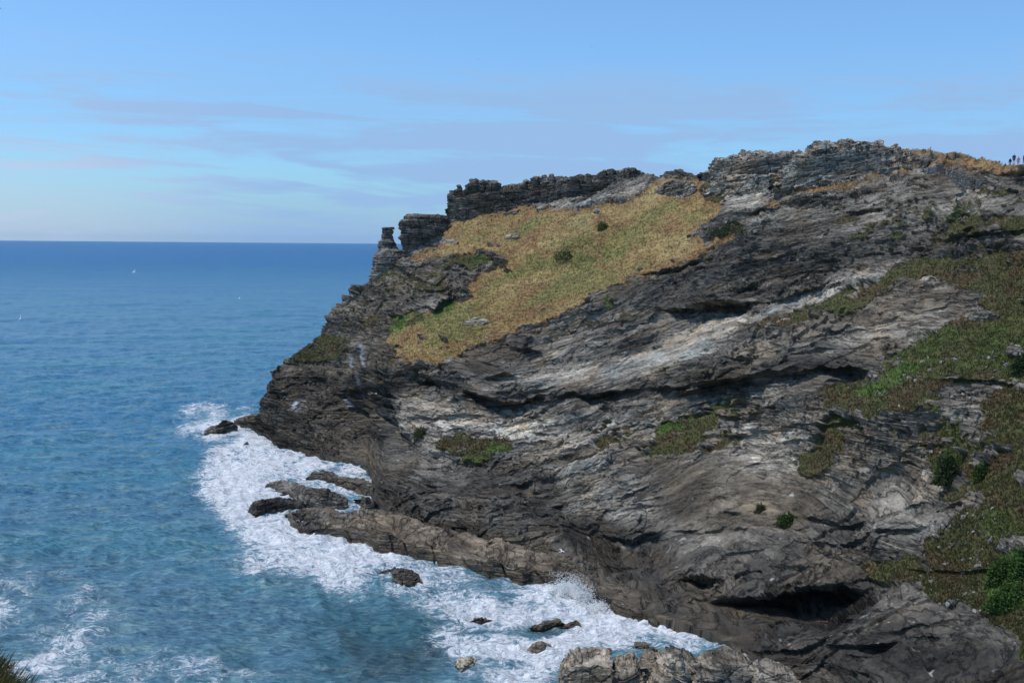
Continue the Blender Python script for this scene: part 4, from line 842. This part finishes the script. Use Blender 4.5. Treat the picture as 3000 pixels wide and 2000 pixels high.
# ------------------------------------------------------------------ shrubs
def bush(px, pb, w, h, colr, label, n_=900):
    d = surf_d(px, pb - h * .4) - .1
    c0 = at(np.array(px, float), np.array(pb, float), d); wm = w * d / F / 2; hm = h * d / F
    k = n_; a = rng.random(k) * 6.283; el = np.arccos(rng.random(k) * 1.1 - .1); r = (.55 + .45 * rng.random(k) ** .5)
    lump = 1 + .3 * np.sin(a * 3 + px) * np.sin(el * 4 + 1)
    pts = np.stack([np.cos(a) * np.sin(el) * r * wm * lump, np.sin(a) * np.sin(el) * r * wm * .7, np.abs(np.cos(el)) * r * hm * lump], -1)
    L = max(.10, min(.17, wm * .16)); base = c0
    n1 = rng.normal(size=(k, 3)); n1 /= np.linalg.norm(n1, axis=1, keepdims=True); n2 = np.cross(n1, rng.normal(size=(k, 3))); n2 /= np.linalg.norm(n2, axis=1, keepdims=True)
    V = np.stack([pts - n1 * L, pts + n2 * L * .5, pts + n1 * L, pts - n2 * L * .5], 1).reshape(-1, 3)
    C = np.repeat(np.array(colr) * (.6 + .8 * rng.random((k, 1))), 4, 0)
    o = bpy.data.objects.new('shrub', None); COL.objects.link(o); o.location = tuple(base)
    tag(o, label, 'shrub', 'shrubs on the cliff')
    mesh_obj('foliage', V, np.arange(4 * k).reshape(-1, 4), LEAF, C, parent=o)
    SV = []; SF = []
    for i in range(7):
        ax = rng.random() * 6.283; tp = np.array([math.cos(ax) * wm * .6, math.sin(ax) * wm * .4, hm * .7]); rr = .04 * max(.4, hm)
        ring = np.array([[math.cos(t_) * rr, math.sin(t_) * rr, -.15] for t_ in (0, 2.1, 4.2)]); b_ = len(SV)
        SV += list(ring) + list(ring * .4 + tp); SF += [(b_ + j, b_ + (j + 1) % 3, b_ + 3 + (j + 1) % 3, b_ + 3 + j) for j in range(3)]
    mesh_obj('stem', np.array(SV), SF, BARK, parent=o)
    return o
BARK = mat_simple('bark', (.06, .045, .03), .9)
LG = (.075, .135, .028); DG, MG, OG = (.048, .072, .022), (.060, .105, .022), (.100, .092, .034)
bush(1385, 530, 26, 20, MG, 'small round green shrub in the upper middle of the grass')
bush(1296, 597, 48, 22, DG, 'dark low shrub left of centre on the grass')
bush(968, 1005, 36, 26, OG, 'round olive cushion at the left of the pale shale band', 1400)
bush(1746, 1178, 26, 22, OG, 'small olive tuft on the bare grey cliff face')
bush(1808, 1206, 54, 28, MG, 'bright green tuft on the grey cliff face right of the olive tuft', 1400)
bush(2252, 1106, 38, 42, MG, 'round bright green shrub on the right beside the scree', 1400)
bush(2172, 1112, 60, 76, DG, 'tall dark green shrub hanging beside the scree gully', 2200)
bush(2300, 1350, 70, 62, LG, 'left and highest bright green bush of the cluster at the lower right edge', 5000)
bush(2348, 1345, 70, 80, LG, 'bright green bush cut by the right edge above the wide low one', 6000)
bush(2325, 1405, 120, 60, LG, 'wide low bright green bush at the foot of the lower right cluster', 7000)
bush(2344, 880, 50, 66, DG, 'dark green thicket at the right edge of the upper green slope', 2500)
bush(1690, 538, 120, 26, DG, 'long dark green strip of shrub under the slanting rock rib', 2600)

# ------------------------------------------------------------------ loose stones (scree)
def scree():
    m = (Tvis > 0); xx = TP[..., 0]
    dens = samp(poly_mask([(1.0, [(2110,1180),(2300,1150),(2280,1420),(2130,1380)]), (.8, [(2140,900),(2280,900),(2270,950),(2160,960)]), (.7, [(1900,880),(2350,730),(2350,880),(2000,980)]), (.7, [(1480,900),(1560,890),(1520,1050),(1450,1060)]),
        (.6, [(1200,1010),(1450,1000),(1500,1090),(1200,1080)]), (.6, [(1040,500),(1300,470),(1300,500),(1000,560)]), (.5, [(1640,550),(1900,500),(1800,560),(1640,590)]), (1.0, [(2090,1030),(2150,1020),(2160,1200),(2110,1150)])], 10), PXf, PYf) * vis
    idx = np.flatnonzero(dens.ravel() > .2); pr = dens.ravel()[idx]; idx = rng.choice(idx, 800, replace=False, p=pr / pr.sum())
    c = TP.reshape(-1, 3)[idx]; k = len(c); s = (.06 + .22 * rng.random(k) ** 3)[:, None, None]
    cube = np.array([[-1, -1, -.5], [1, -1, -.5], [1, 1, -.5], [-1, 1, -.5], [-.8, -.8, .5], [.7, -.9, .4], [.8, .7, .6], [-.7, .8, .4]])
    A = rng.normal(size=(k, 3, 3)); Q, _ = np.linalg.qr(A)
    V = (cube[None] * (1 + .3 * rng.normal(size=(k, 8, 3)))) @ Q * s + c[:, None]
    fc = np.array([[0, 3, 2, 1], [4, 5, 6, 7], [0, 1, 5, 4], [1, 2, 6, 5], [2, 3, 7, 6], [3, 0, 4, 7]])
    Fc = (np.arange(k)[:, None, None] * 8 + fc).reshape(-1, 4)
    C = np.repeat(np.array([.25, .235, .20]) * (.4 + 1.0 * rng.random((k, 1))), 8, 0)
    o = mesh_obj('loose_stones', V.reshape(-1, 3), Fc, ROCK, C, attrs={'grass': np.zeros(8 * k)})
    tag(o, 'pale loose stones scattered over the slopes', 'scree', kind='stuff')
scree()

# ------------------------------------------------------------------ spray thrown up where the swell meets the cliff
SPRAY = mat_simple('sea_spray', (.95, .95, .93), .7, vary=.03, trans=.5)
def spray():
    V = []; k = 0
    tet = np.array([[1, 1, 1], [-1, -1, 1], [-1, 1, -1], [1, -1, -1]]) * .6
    cs = []
    def plume(px, pb, hpx, wpx, cnt, d=None, lean=-.2):
        d = d or float(sea_d(np.array(px, float), np.array(pb, float))) - .6
        b = at(np.array(px, float), np.array(pb, float), d); h = hpx * d / F; w = wpx * d / F
        for j in range(5):
            ox = rng.normal() * w * .4; m = cnt // 5; hh_ = h * (.4 + .6 * rng.random())
            t_ = rng.random(m) ** 1.3; sp_ = rng.normal(size=m) * w * (.12 + .25 * t_)
            p_ = np.stack([b[0] + ox + sp_ + lean * t_ * h, b[1] + rng.normal(size=m) * .7, t_ * hh_], -1)
            cs.append(np.c_[p_, (.05 + .12 * (1 - t_) * rng.random(m))])
    plume(1313, 1366, 60, 40, 2000); plume(1345, 1378, 50, 36, 1700); plume(1290, 1356, 30, 30, 1200); plume(1370, 1392, 22, 30, 1000)
    plume(590, 1012, 20, 26, 1400); plume(560, 992, 12, 20, 500); plume(610, 1018, 10, 30, 600)
    c = np.concatenate(cs); k = len(c); Q, _ = np.linalg.qr(rng.normal(size=(k, 3, 3)))
    V = (tet[None] @ Q) * c[:, 3][:, None, None] + c[:, None, :3]
    Fc = (np.arange(k)[:, None, None] * 4 + np.array([[0, 1, 2], [0, 3, 1], [0, 2, 3], [1, 3, 2]])).reshape(-1, 3)
    o = mesh_obj('sea_spray', V.reshape(-1, 3), Fc, SPRAY)
    tag(o, 'white spray bursting where swell hits the foot of the cliff', 'spray', kind='stuff')
spray()

# ------------------------------------------------------------------ dry-stone wall, pier and fence at the top right
def box_stone(bl, c, sz, rot=0.0, jit=.15):
    cu = np.array([[-1, -1, -1], [1, -1, -1], [1, 1, -1], [-1, 1, -1], [-1, -1, 1], [1, -1, 1], [1, 1, 1], [-1, 1, 1]], float) * .5
    cu = cu * (1 + jit * rng.normal(size=(8, 3)) * .6) * np.array(sz)
    ca, sa = math.cos(rot), math.sin(rot); v = cu @ np.array([[ca, sa, 0], [-sa, ca, 0], [0, 0, 1]]) + np.array(c)
    bl.append(v)
def stones_obj(name, bl, cols, label, cat, loc, parent=None):
    k = len(bl); V = np.array(bl).reshape(-1, 3)
    fc = np.array([[0, 3, 2, 1], [4, 5, 6, 7], [0, 1, 5, 4], [1, 2, 6, 5], [2, 3, 7, 6], [3, 0, 4, 7]])
    o = mesh_obj(name, V, (np.arange(k)[:, None, None] * 8 + fc).reshape(-1, 4), ROCK, np.repeat(np.array(cols), 8, 0), loc=loc, attrs={'grass': np.zeros(8 * k)}, parent=parent)
    if label: tag(o, label, cat)
    return o
bl = []; cl_ = []
wt = [(2172,382),(2210,398),(2240,410),(2290,412),(2320,414),(2352,420),(2420,425)]; wb = [(2172,396),(2210,440),(2240,462),(2290,462),(2320,450),(2352,440),(2420,440)]
for px in np.arange(2176, 2420, 2.9):
    yt0, yb0 = ip(wt, px), ip(wb, px); d = 188 + (2300 - px) * .075
    y0 = yt0
    while y0 < yb0:
        y0 += 1.5 + 1.2 * rng.random()
        p_ = at(np.array(px + rng.normal() * .8), np.array(y0), d - .5 + rng.normal() * .06)
        box_stone(bl, p_, (.16 + .12 * rng.random(), .5, .07 + .06 * rng.random()), rng.normal() * .1); cl_.append(np.array([.20, .19, .165]) * (.5 + 1.2 * rng.random()))
stones_obj('stone_wall', bl, cl_, 'curving dry-stone retaining wall below the path at the top right', 'stone wall', tuple(at(np.array(2300.), np.array(460.), 187.)))
bl = []; cl_ = []; dP = surf_d(2150, 398) - 1.0
for px in np.arange(2112, 2166, 2.6):
    ht = ip([(2112, 391), (2125, 388), (2140, 384), (2150, 377), (2165, 377)], px)
    for y0 in np.arange(ht, 396, 2.0):
        p_ = at(np.array(px), np.array(y0), dP + rng.normal() * .05)
        box_stone(bl, p_, (.24, .7, .15), 0, .1); cl_.append((np.array([.60, .55, .46]) if px < 2150 else np.array([.36, .25, .18])) * (.7 + .5 * rng.random()))
stones_obj('stone_pier', bl, cl_, 'short pale masonry pier with brown end where the fence meets the wall', 'wall', tuple(at(np.array(2150.), np.array(396.), dP)))
IRON = mat_simple('weathered_iron', (.05, .045, .04), .7)
def cyl(p0, p1, r0, r1=None, k=8):
    p0 = np.array(p0, float); p1 = np.array(p1, float); r1 = r0 if r1 is None else r1
    ax = p1 - p0; ax /= np.linalg.norm(ax); s_1 = np.cross(ax, [.3, .9, .2]); s_1 /= np.linalg.norm(s_1); s_2 = np.cross(ax, s_1)
    a = np.linspace(0, 2 * math.pi, k, endpoint=False)[:, None]; rg = np.cos(a) * s_1 + np.sin(a) * s_2
    V = np.concatenate([p0 + rg * r0, p1 + rg * r1, [p0], [p1]]); Fq = [(j, (j + 1) % k, k + (j + 1) % k, k + j) for j in range(k)]
    Fq += [(2 * k, (j + 1) % k, j, 2 * k) for j in range(k)] + [(2 * k + 1, k + j, k + (j + 1) % k, 2 * k + 1) for j in range(k)]
    return V, [f if len(set(f)) == 4 else f for f in Fq]
def tubes(name, segs, mat, parent=None, loc=(0, 0, 0)):
    V = []; Fq = []; b = 0
    for p0, p1, r in segs:
        v_, f_ = cyl(p0, p1, r); V.append(v_); Fq += [tuple(i + b for i in f) for f in f_]; b += len(v_)
    V = np.concatenate(V); me = bpy.data.meshes.new(name); me.from_pydata((V - np.array(loc)).tolist(), [], [tuple(dict.fromkeys(f)) for f in Fq]); me.materials.append(mat)
    o = bpy.data.objects.new(name, me); COL.objects.link(o); o.location = loc
    if parent: o.parent = parent
    return o
fpx = [2063, 2076, 2084, 2095, 2104, 2118]; root = None; prev = None
fd = dP
f0 = at(np.array(2063.), np.array(392.), fd)
root = bpy.data.objects.new('wire_fence', None); COL.objects.link(root); root.location = tuple(f0); tag(root, 'thin wire fence with dark posts running left from the masonry pier', 'fence')
wires = []
for i, px in enumerate(fpx):
    yb0 = 393 - i * .6; b_ = at(np.array(float(px)), np.array(yb0), fd) - f0; t_ = b_ + np.array([0, 0, 1.15])
    tubes('post', [((b_[0], b_[1], b_[2] - .4), t_, .05)], IRON, root)
    if prev is not None:
        for hh_ in (.35, .7, 1.05): wires.append((prev + np.array([0, 0, hh_]), b_ + np.array([0, 0, hh_]), .012))
    prev = b_
tubes('wire', wires, IRON, root)

# ------------------------------------------------------------------ people on the skyline
SKIN = mat_simple('skin', (.45, .27, .20), .6, vary=.05); HAIR = mat_simple('hair', (.03, .022, .016), .6, vary=.2)
def skin_mesh(name, joints, edges, mat, parent, sub=1):
    """one continuous surface grown round a skeleton: joints {key: (x, y, z, r)}"""
    ks = list(joints); me = bpy.data.meshes.new(name); me.from_pydata([joints[k][:3] for k in ks], [(ks.index(a), ks.index(b)) for a, b in edges], [])
    o = bpy.data.objects.new(name, me); COL.objects.link(o); md = o.modifiers.new('skin', 'SKIN'); md.use_smooth_shade = True
    for i, k in enumerate(ks):
        r = joints[k][3]; sv = me.skin_vertices[0].data[i]; sv.radius = (r, r) if not isinstance(r, tuple) else r; sv.use_root = (i == 0)
    ms = o.modifiers.new('sub', 'SUBSURF'); ms.levels = ms.render_levels = sub
    dg = bpy.context.evaluated_depsgraph_get(); m2 = bpy.data.meshes.new_from_object(o.evaluated_get(dg)); bpy.data.objects.remove(o)
    m2.name = name; m2.materials.clear(); m2.materials.append(mat)
    r_ = bpy.data.objects.new(name, m2); COL.objects.link(r_); r_.parent = parent; return r_
def person(px, pb, d, H, face, label, top_c, leg_c, stride=.10, shorts=False, long_coat=False, arm=.12, bend=0.0):
    s = H / 1.75; loc = at(np.array(float(px)), np.array(float(pb)), d)
    root = bpy.data.objects.new('person', None); COL.objects.link(root); root.location = tuple(loc); root.rotation_euler = (0, 0, face); root.scale = (s, s, s)
    tag(root, label, 'person', 'walkers on the skyline')
    B = lambda y, z: (y - math.sin(bend) * (z - .95), .95 + (z - .95) * math.cos(bend)) if z > .95 else (y, z)
    J = {'pelvis': (0, 0, .95, (.15, .11))}
    def add(k, x_, y_, z_, r): yy_, z2 = B(y_, z_); J[k] = (x_, yy_, z2, r)
    add('waist', 0, 0, 1.12, (.13, .10)); add('chest', 0, 0, 1.32, (.16, .115)); add('neck', 0, 0, 1.48, .055); add('jaw', 0, -.02, 1.57, .072); add('skull', 0, 0, 1.67, .088)
    E = [('pelvis', 'waist'), ('waist', 'chest'), ('chest', 'neck'), ('neck', 'jaw'), ('jaw', 'skull')]
    for sx, nm in ((-1, 'l'), (1, 'r')):
        st = stride * sx
        add(nm + 'sho', sx * .18, 0, 1.42, .052); add(nm + 'elb', sx * (.21 + arm * .4), .03 + st * .3, 1.16, .038); add(nm + 'wri', sx * (.20 + arm * .5), -.06 + st * .6, .92, .026)
        add(nm + 'pal', sx * (.20 + arm * .5), -.08 + st * .6, .84, .034)
        for q_ in range(4): add(nm + 'f%d' % q_, sx * (.19 + arm * .5) + (q_ - 1.5) * .016, -.10 + st * .6, .755 + .008 * abs(q_ - 1.5), .009); E.append((nm + 'pal', nm + 'f%d' % q_))
        add(nm + 'th', sx * (.16 + arm * .5), -.115 + st * .6, .80, .010); E.append((nm + 'pal', nm + 'th'))
        J[nm + 'hip'] = (sx * .09, 0, .88, .085); J[nm + 'kne'] = (sx * .10, -.02 - st * .7, .48, .055); J[nm + 'ank'] = (sx * .10, .02 - st * 1.6, .08, .038); J[nm + 'toe'] = (sx * .11, -.15 - st * 1.6, .035, .034)
        E += [('chest', nm + 'sho'), (nm + 'sho', nm + 'elb'), (nm + 'elb', nm + 'wri'), (nm + 'wri', nm + 'pal'), ('pelvis', nm + 'hip'), (nm + 'hip', nm + 'kne'), (nm + 'kne', nm + 'ank'), (nm + 'ank', nm + 'toe')]
    nz = B(-.10, 1.61); J['nose'] = (0, nz[0], nz[1], .014); E.append(('jaw', 'nose'))
    skin_mesh('body', J, E, SKIN, root)
    T = mat_simple('jacket_cloth', top_c, .85); Lm = mat_simple('trouser_cloth', leg_c, .85)
    g = 1.16
    def grow(r, k_=1.0): return tuple(a_ * g * k_ for a_ in r) if isinstance(r, tuple) else r * g * k_ + .012
    low_z = .62 if long_coat else .86
    JT = {'chest': (*J['chest'][:3], grow(J['chest'][3], 1.05)), 'waist': (*J['waist'][:3], grow(J['waist'][3], 1.1)), 'hem': (0, 0, low_z, (.19, .15)), 'coll': (J['neck'][0], J['neck'][1], J['neck'][2] - .03, .085)}
    ET = [('chest', 'waist'), ('waist', 'hem'), ('chest', 'coll')]
    for nm in 'lr':
        for k_ in ('sho', 'elb', 'wri'): JT[nm + k_] = (*J[nm + k_][:3], J[nm + k_][3] * 1.25 + .012)
        ET += [('chest', nm + 'sho'), (nm + 'sho', nm + 'elb'), (nm + 'elb', nm + 'wri')]
    skin_mesh('jacket', JT, ET, T, root)
    JL = {'pelvis': (0, 0, .95, (.165, .13))}; EL = []
    for nm in 'lr':
        JL[nm + 'hip'] = (*J[nm + 'hip'][:3], .105)
        if shorts: k1 = np.array(J[nm + 'kne'][:3]); JL[nm + 'kne'] = (k1[0], k1[1], k1[2] + .08, .085); EL += [('pelvis', nm + 'hip'), (nm + 'hip', nm + 'kne')]
        else: JL[nm + 'kne'] = (*J[nm + 'kne'][:3], .078); JL[nm + 'ank'] = (*J[nm + 'ank'][:2], .10, .062); EL += [('pelvis', nm + 'hip'), (nm + 'hip', nm + 'kne'), (nm + 'kne', nm + 'ank')]
    skin_mesh('shorts' if shorts else 'trousers', JL, EL, Lm, root)
    hz = B(.02, 1.70); hz2 = B(.05, 1.60)
    skin_mesh('hair', {'a': (0, hz[0], hz[1] + .01, .095), 'b': (0, hz2[0] + .02, hz2[1], .08)}, [('a', 'b')], HAIR, root)
    return root
dp = 182.0
person(2319.5, 384.5, dp, 1.55, math.radians(200), 'person in a dark hooded jacket and pale shorts, leftmost of the skyline walkers', (.012, .03, .05), (.55, .55, .56), shorts=True, arm=.3)
person(2328.5, 377.5, dp + 6, 1.75, math.radians(160), 'tall person in a dark blue jacket and dark shorts standing behind the others', (.010, .035, .085), (.03, .04, .045), shorts=True)
person(2338.5, 382, dp, 1.60, math.radians(185), 'person in a pink top and long pale pink trousers on the skyline', (.62, .30, .36), (.62, .36, .35), arm=.25)
person(2352.3, 378, dp + 2, 1.80, math.radians(190), 'person in purple checked clothes cut off by the right edge of the photo', (.22, .16, .36), (.06, .09, .20))
person(2150, 382.5, dP + .1, 1.35, math.radians(80), 'person in blue-grey bending over the masonry pier', (.10, .12, .17), (.06, .07, .09), bend=.8)

# ------------------------------------------------------------------ gulls
WHITE = mat_simple('white_feathers', (.80, .80, .80), .7, vary=.06); GREY = mat_simple('grey_feathers', (.30, .32, .34), .7, vary=.08); BEAK = mat_simple('yellow_beak', (.6, .4, .05), .5); BLACKF = mat_simple('dark_feathers', (.03, .035, .04), .7)
def gull_meshes(wm, bm_):
    out = []
    ns, nr_ = 16, 12
    sx = np.linspace(-1, 1, ns); rad = np.array([ip([(-1, .004), (-.8, .03), (-.4, .062), (0, .075), (.45, .06), (.62, .042), (.78, .044), (.92, .025), (1, .004)], a_) for a_ in sx])
    a = np.linspace(0, 2 * math.pi, nr_, endpoint=False)
    V = np.stack([rad[:, None] * np.cos(a), np.broadcast_to(sx[:, None] * .27, (ns, nr_)), rad[:, None] * np.sin(a) * .95 + .01 * np.sin(sx * 2)[:, None]], -1)
    out.append(('body', V.reshape(-1, 3), grid_faces(ns, nr_, True), bm_))
    Tl = np.array([[-.035, -.24, .01], [.035, -.24, .01], [.085, -.38, .005], [-.085, -.38, .005], [-.03, -.24, -.008], [.03, -.24, -.008], [.08, -.375, -.004], [-.08, -.375, -.004]])
    out.append(('tail', Tl, np.array([[0, 1, 2, 3], [7, 6, 5, 4], [0, 4, 5, 1], [1, 5, 6, 2], [2, 6, 7, 3], [3, 7, 4, 0]]), bm_))
    Bk = np.array([[-.012, .26, .008], [.012, .26, .008], [.012, .26, -.012], [-.012, .26, -.012], [-.003, .32, 0], [.003, .32, 0], [.003, .32, -.008], [-.003, .32, -.008]])
    out.append(('beak', Bk, np.array([[0, 1, 2, 3], [7, 6, 5, 4], [0, 4, 5, 1], [1, 5, 6, 2], [2, 6, 7, 3], [3, 7, 4, 0]]), BEAK))
    for sgn in (-1, 1):
        sp_ = np.linspace(0, 1, 9); xx_ = sgn * (.05 + .62 * sp_); yc = .06 + .08 * np.sin(sp_ * 2.6) - .16 * sp_ ** 2; zc_ = .03 + .16 * np.sin(sp_ * 2.2) * .9 - .04 * sp_; ch = .15 * (1 - sp_ ** 2.2) + .015
        pr = np.array([(-.5, 0), (-.1, .10), (.35, .08), (.5, 0), (.35, -.02), (-.1, .02)])
        V = np.stack([np.broadcast_to(xx_[:, None], (9, 6)), yc[:, None] - pr[:, 0] * -ch[:, None], zc_[:, None] + pr[:, 1] * ch[:, None]], -1)
        out.append(('wing', V.reshape(-1, 3), grid_faces(9, 6, True), wm))
    return out
def gull(px, py, d, head, bank, label, src=[None], white=True, scale=1.0, group='gulls flying past the headland'):
    root = bpy.data.objects.new('gull' if white else 'bird', None); COL.objects.link(root); p_ = at(np.array(float(px)), np.array(float(py)), d); root.location = tuple(p_)
    root.rotation_euler = (bank[0], bank[1], head); root.scale = (scale,) * 3
    tag(root, label, 'bird', group)
    for nm, V, Fq, mt in gull_meshes(GREY if white else BLACKF, WHITE if white else BLACKF):
        mesh_obj(nm, V, Fq, WHITE if (nm == 'wing' and white) else mt, parent=root, smooth=nm in ('body',))
gull(308, 624.5, 300, math.radians(60), (.3, -.75), 'white gull banking over the open sea below the horizon', scale=1.3)
gull(550, 685, 290, math.radians(90), (.0, -.1), 'white gull gliding level nearest the headland', scale=1.2)
gull(47, 731, 260, math.radians(20), (.2, -1.15), 'white gull with steeply tilted wings near the left edge', scale=1.3)
gull(1290, 1266, 150, math.radians(-60), (.1, .1), 'white gull flying in front of the dark cliff foot', scale=1.1)
gull(864, 904, 240, math.radians(80), (0, .1), 'white gull gliding across the dark face of the left promontory', scale=1.0)
gull(340, 1079, 250, math.radians(70), (0, .3), 'small pale gull low over the sea left of the surf', scale=1.0)
gull(1359, 107.5, 260, math.radians(30), (.4, .9), 'small dark bird high in the blue sky', white=False, scale=.7)
gull(1098, 137, 420, math.radians(90), (0, .1), 'faint speck of a bird left of the dark bird in the sky', white=False, scale=.7)
gull(1, 20, 160, math.radians(40), (.3, .6), 'dark bird cut off by the upper left corner', white=False, scale=.8)

# ------------------------------------------------------------------ turf bank in the near left corner
def near_grass():
    d = 5.0; bank = bpy.data.meshes
    k = 40; gu, gv = np.meshgrid(np.linspace(0, 1, 60), np.linspace(0, 1, k))
    e_ = [(-260, 1430), (-60, 1480), (0, 1520), (20, 1545), (45, 1562), (62, 1580), (90, 1640), (110, 1700)]
    pxx = -260 + 370 * gu; topy = ip(e_, pxx) + 14
    A_ = at(pxx, topy + gv * 160, d - .9 * gv + 0.0)
    A_ = A_ + .01 * fbm(A_[..., 0] * 20, A_[..., 1] * 20, A_[..., 2] * 20, 3)[..., None]
    back = A_[0:1] + np.array([-.25, .35, -.5]); back2 = back + np.array([-.3, .2, -2.5])
    A_ = np.concatenate([back2, back, A_]); nr_, nc_ = A_.shape[:2]
    C = np.tile(np.array([.07, .055, .022]), (nr_ * nc_, 1))
    o = mesh_obj('turf_bank', A_, grid_faces(nr_, nc_)[:, ::-1], mat_simple('turf_soil', (.06, .05, .025), .95, bump=.02, bscale=40), None)
    tag(o, 'corner of the near cliff top turf under the viewpoint', kind='structure')
    M = 2600; iu = rng.integers(0, nc_, M); iv = 2 + (rng.random(M) ** 1.3 * (nr_ - 3)).astype(int)
    pts = A_[iv, iu] + rng.normal(size=(M, 3)) * .01
    cols = np.where(rng.random((M, 1)) < .45, np.array([[.16, .12, .045]]), np.array([[.085, .10, .028]]))
    g_ = blades(pts, cols, .035 + .05 * rng.random(M), .045, (.35, 0, 0), 4, 'grass', GRASS, spread=.6)
    tag(g_, 'blurred tuft of green and straw grass in the lower left corner', 'grass', kind='stuff')
    b0 = at(np.array(6.), np.array(1548.), d - .1); root = bpy.data.objects.new('plantain_flower', None); COL.objects.link(root); root.location = tuple(b0)
    tag(root, 'single dark plantain seed head rising from the near grass tuft', 'plant')
    tp = at(np.array(10.5), np.array(1519.), d - .1) - b0
    tubes('stem', [((0, 0, -.02), tp, .0016)], mat_simple('plant_stem', (.10, .06, .05), .8), root)
    a = np.linspace(0, 2 * math.pi, 10, endpoint=False); sz = np.linspace(0, 1, 8); rr = .0042 * np.sin(np.clip(sz, .04, .97) * math.pi) ** .6
    V = np.stack([tp[0] + rr[:, None] * np.cos(a), tp[1] + rr[:, None] * np.sin(a), tp[2] + (sz * .020)[:, None] + 0 * a], -1)
    mesh_obj('seed_head', V.reshape(-1, 3), grid_faces(8, 10, True), mat_simple('seed_head_brown', (.05, .03, .03), .8), parent=root)
near_grass()

# ------------------------------------------------------------------ sea air
def haze_box():
    hx, y0, y1, z0, z1 = 31000.0, -400.0, 31000.0, -8.0, 160.0
    V = np.array([[-hx, y0, z0], [hx, y0, z0], [hx, y1, z0], [-hx, y1, z0], [-hx, y0, z1], [hx, y0, z1], [hx, y1, z1], [-hx, y1, z1]])
    m, n = mat_new('sea_air'); pv = n.new('ShaderNodeVolumePrincipled'); pv.inputs['Color'].default_value = (.60, .85, 1.0, 1)
    pv.inputs['Density'].default_value = 1.3e-5; pv.inputs['Anisotropy'].default_value = 0.2
    o = n.new('ShaderNodeOutputMaterial'); n.t.links.new(pv.outputs[0], o.inputs['Volume'])
    h = mesh_obj('haze', V, np.array([[0, 3, 2, 1], [4, 5, 6, 7], [0, 1, 5, 4], [1, 2, 6, 5], [2, 3, 7, 6], [3, 0, 4, 7]]), m)
    tag(h, 'thin sea air softening the horizon', kind='stuff')
haze_box()
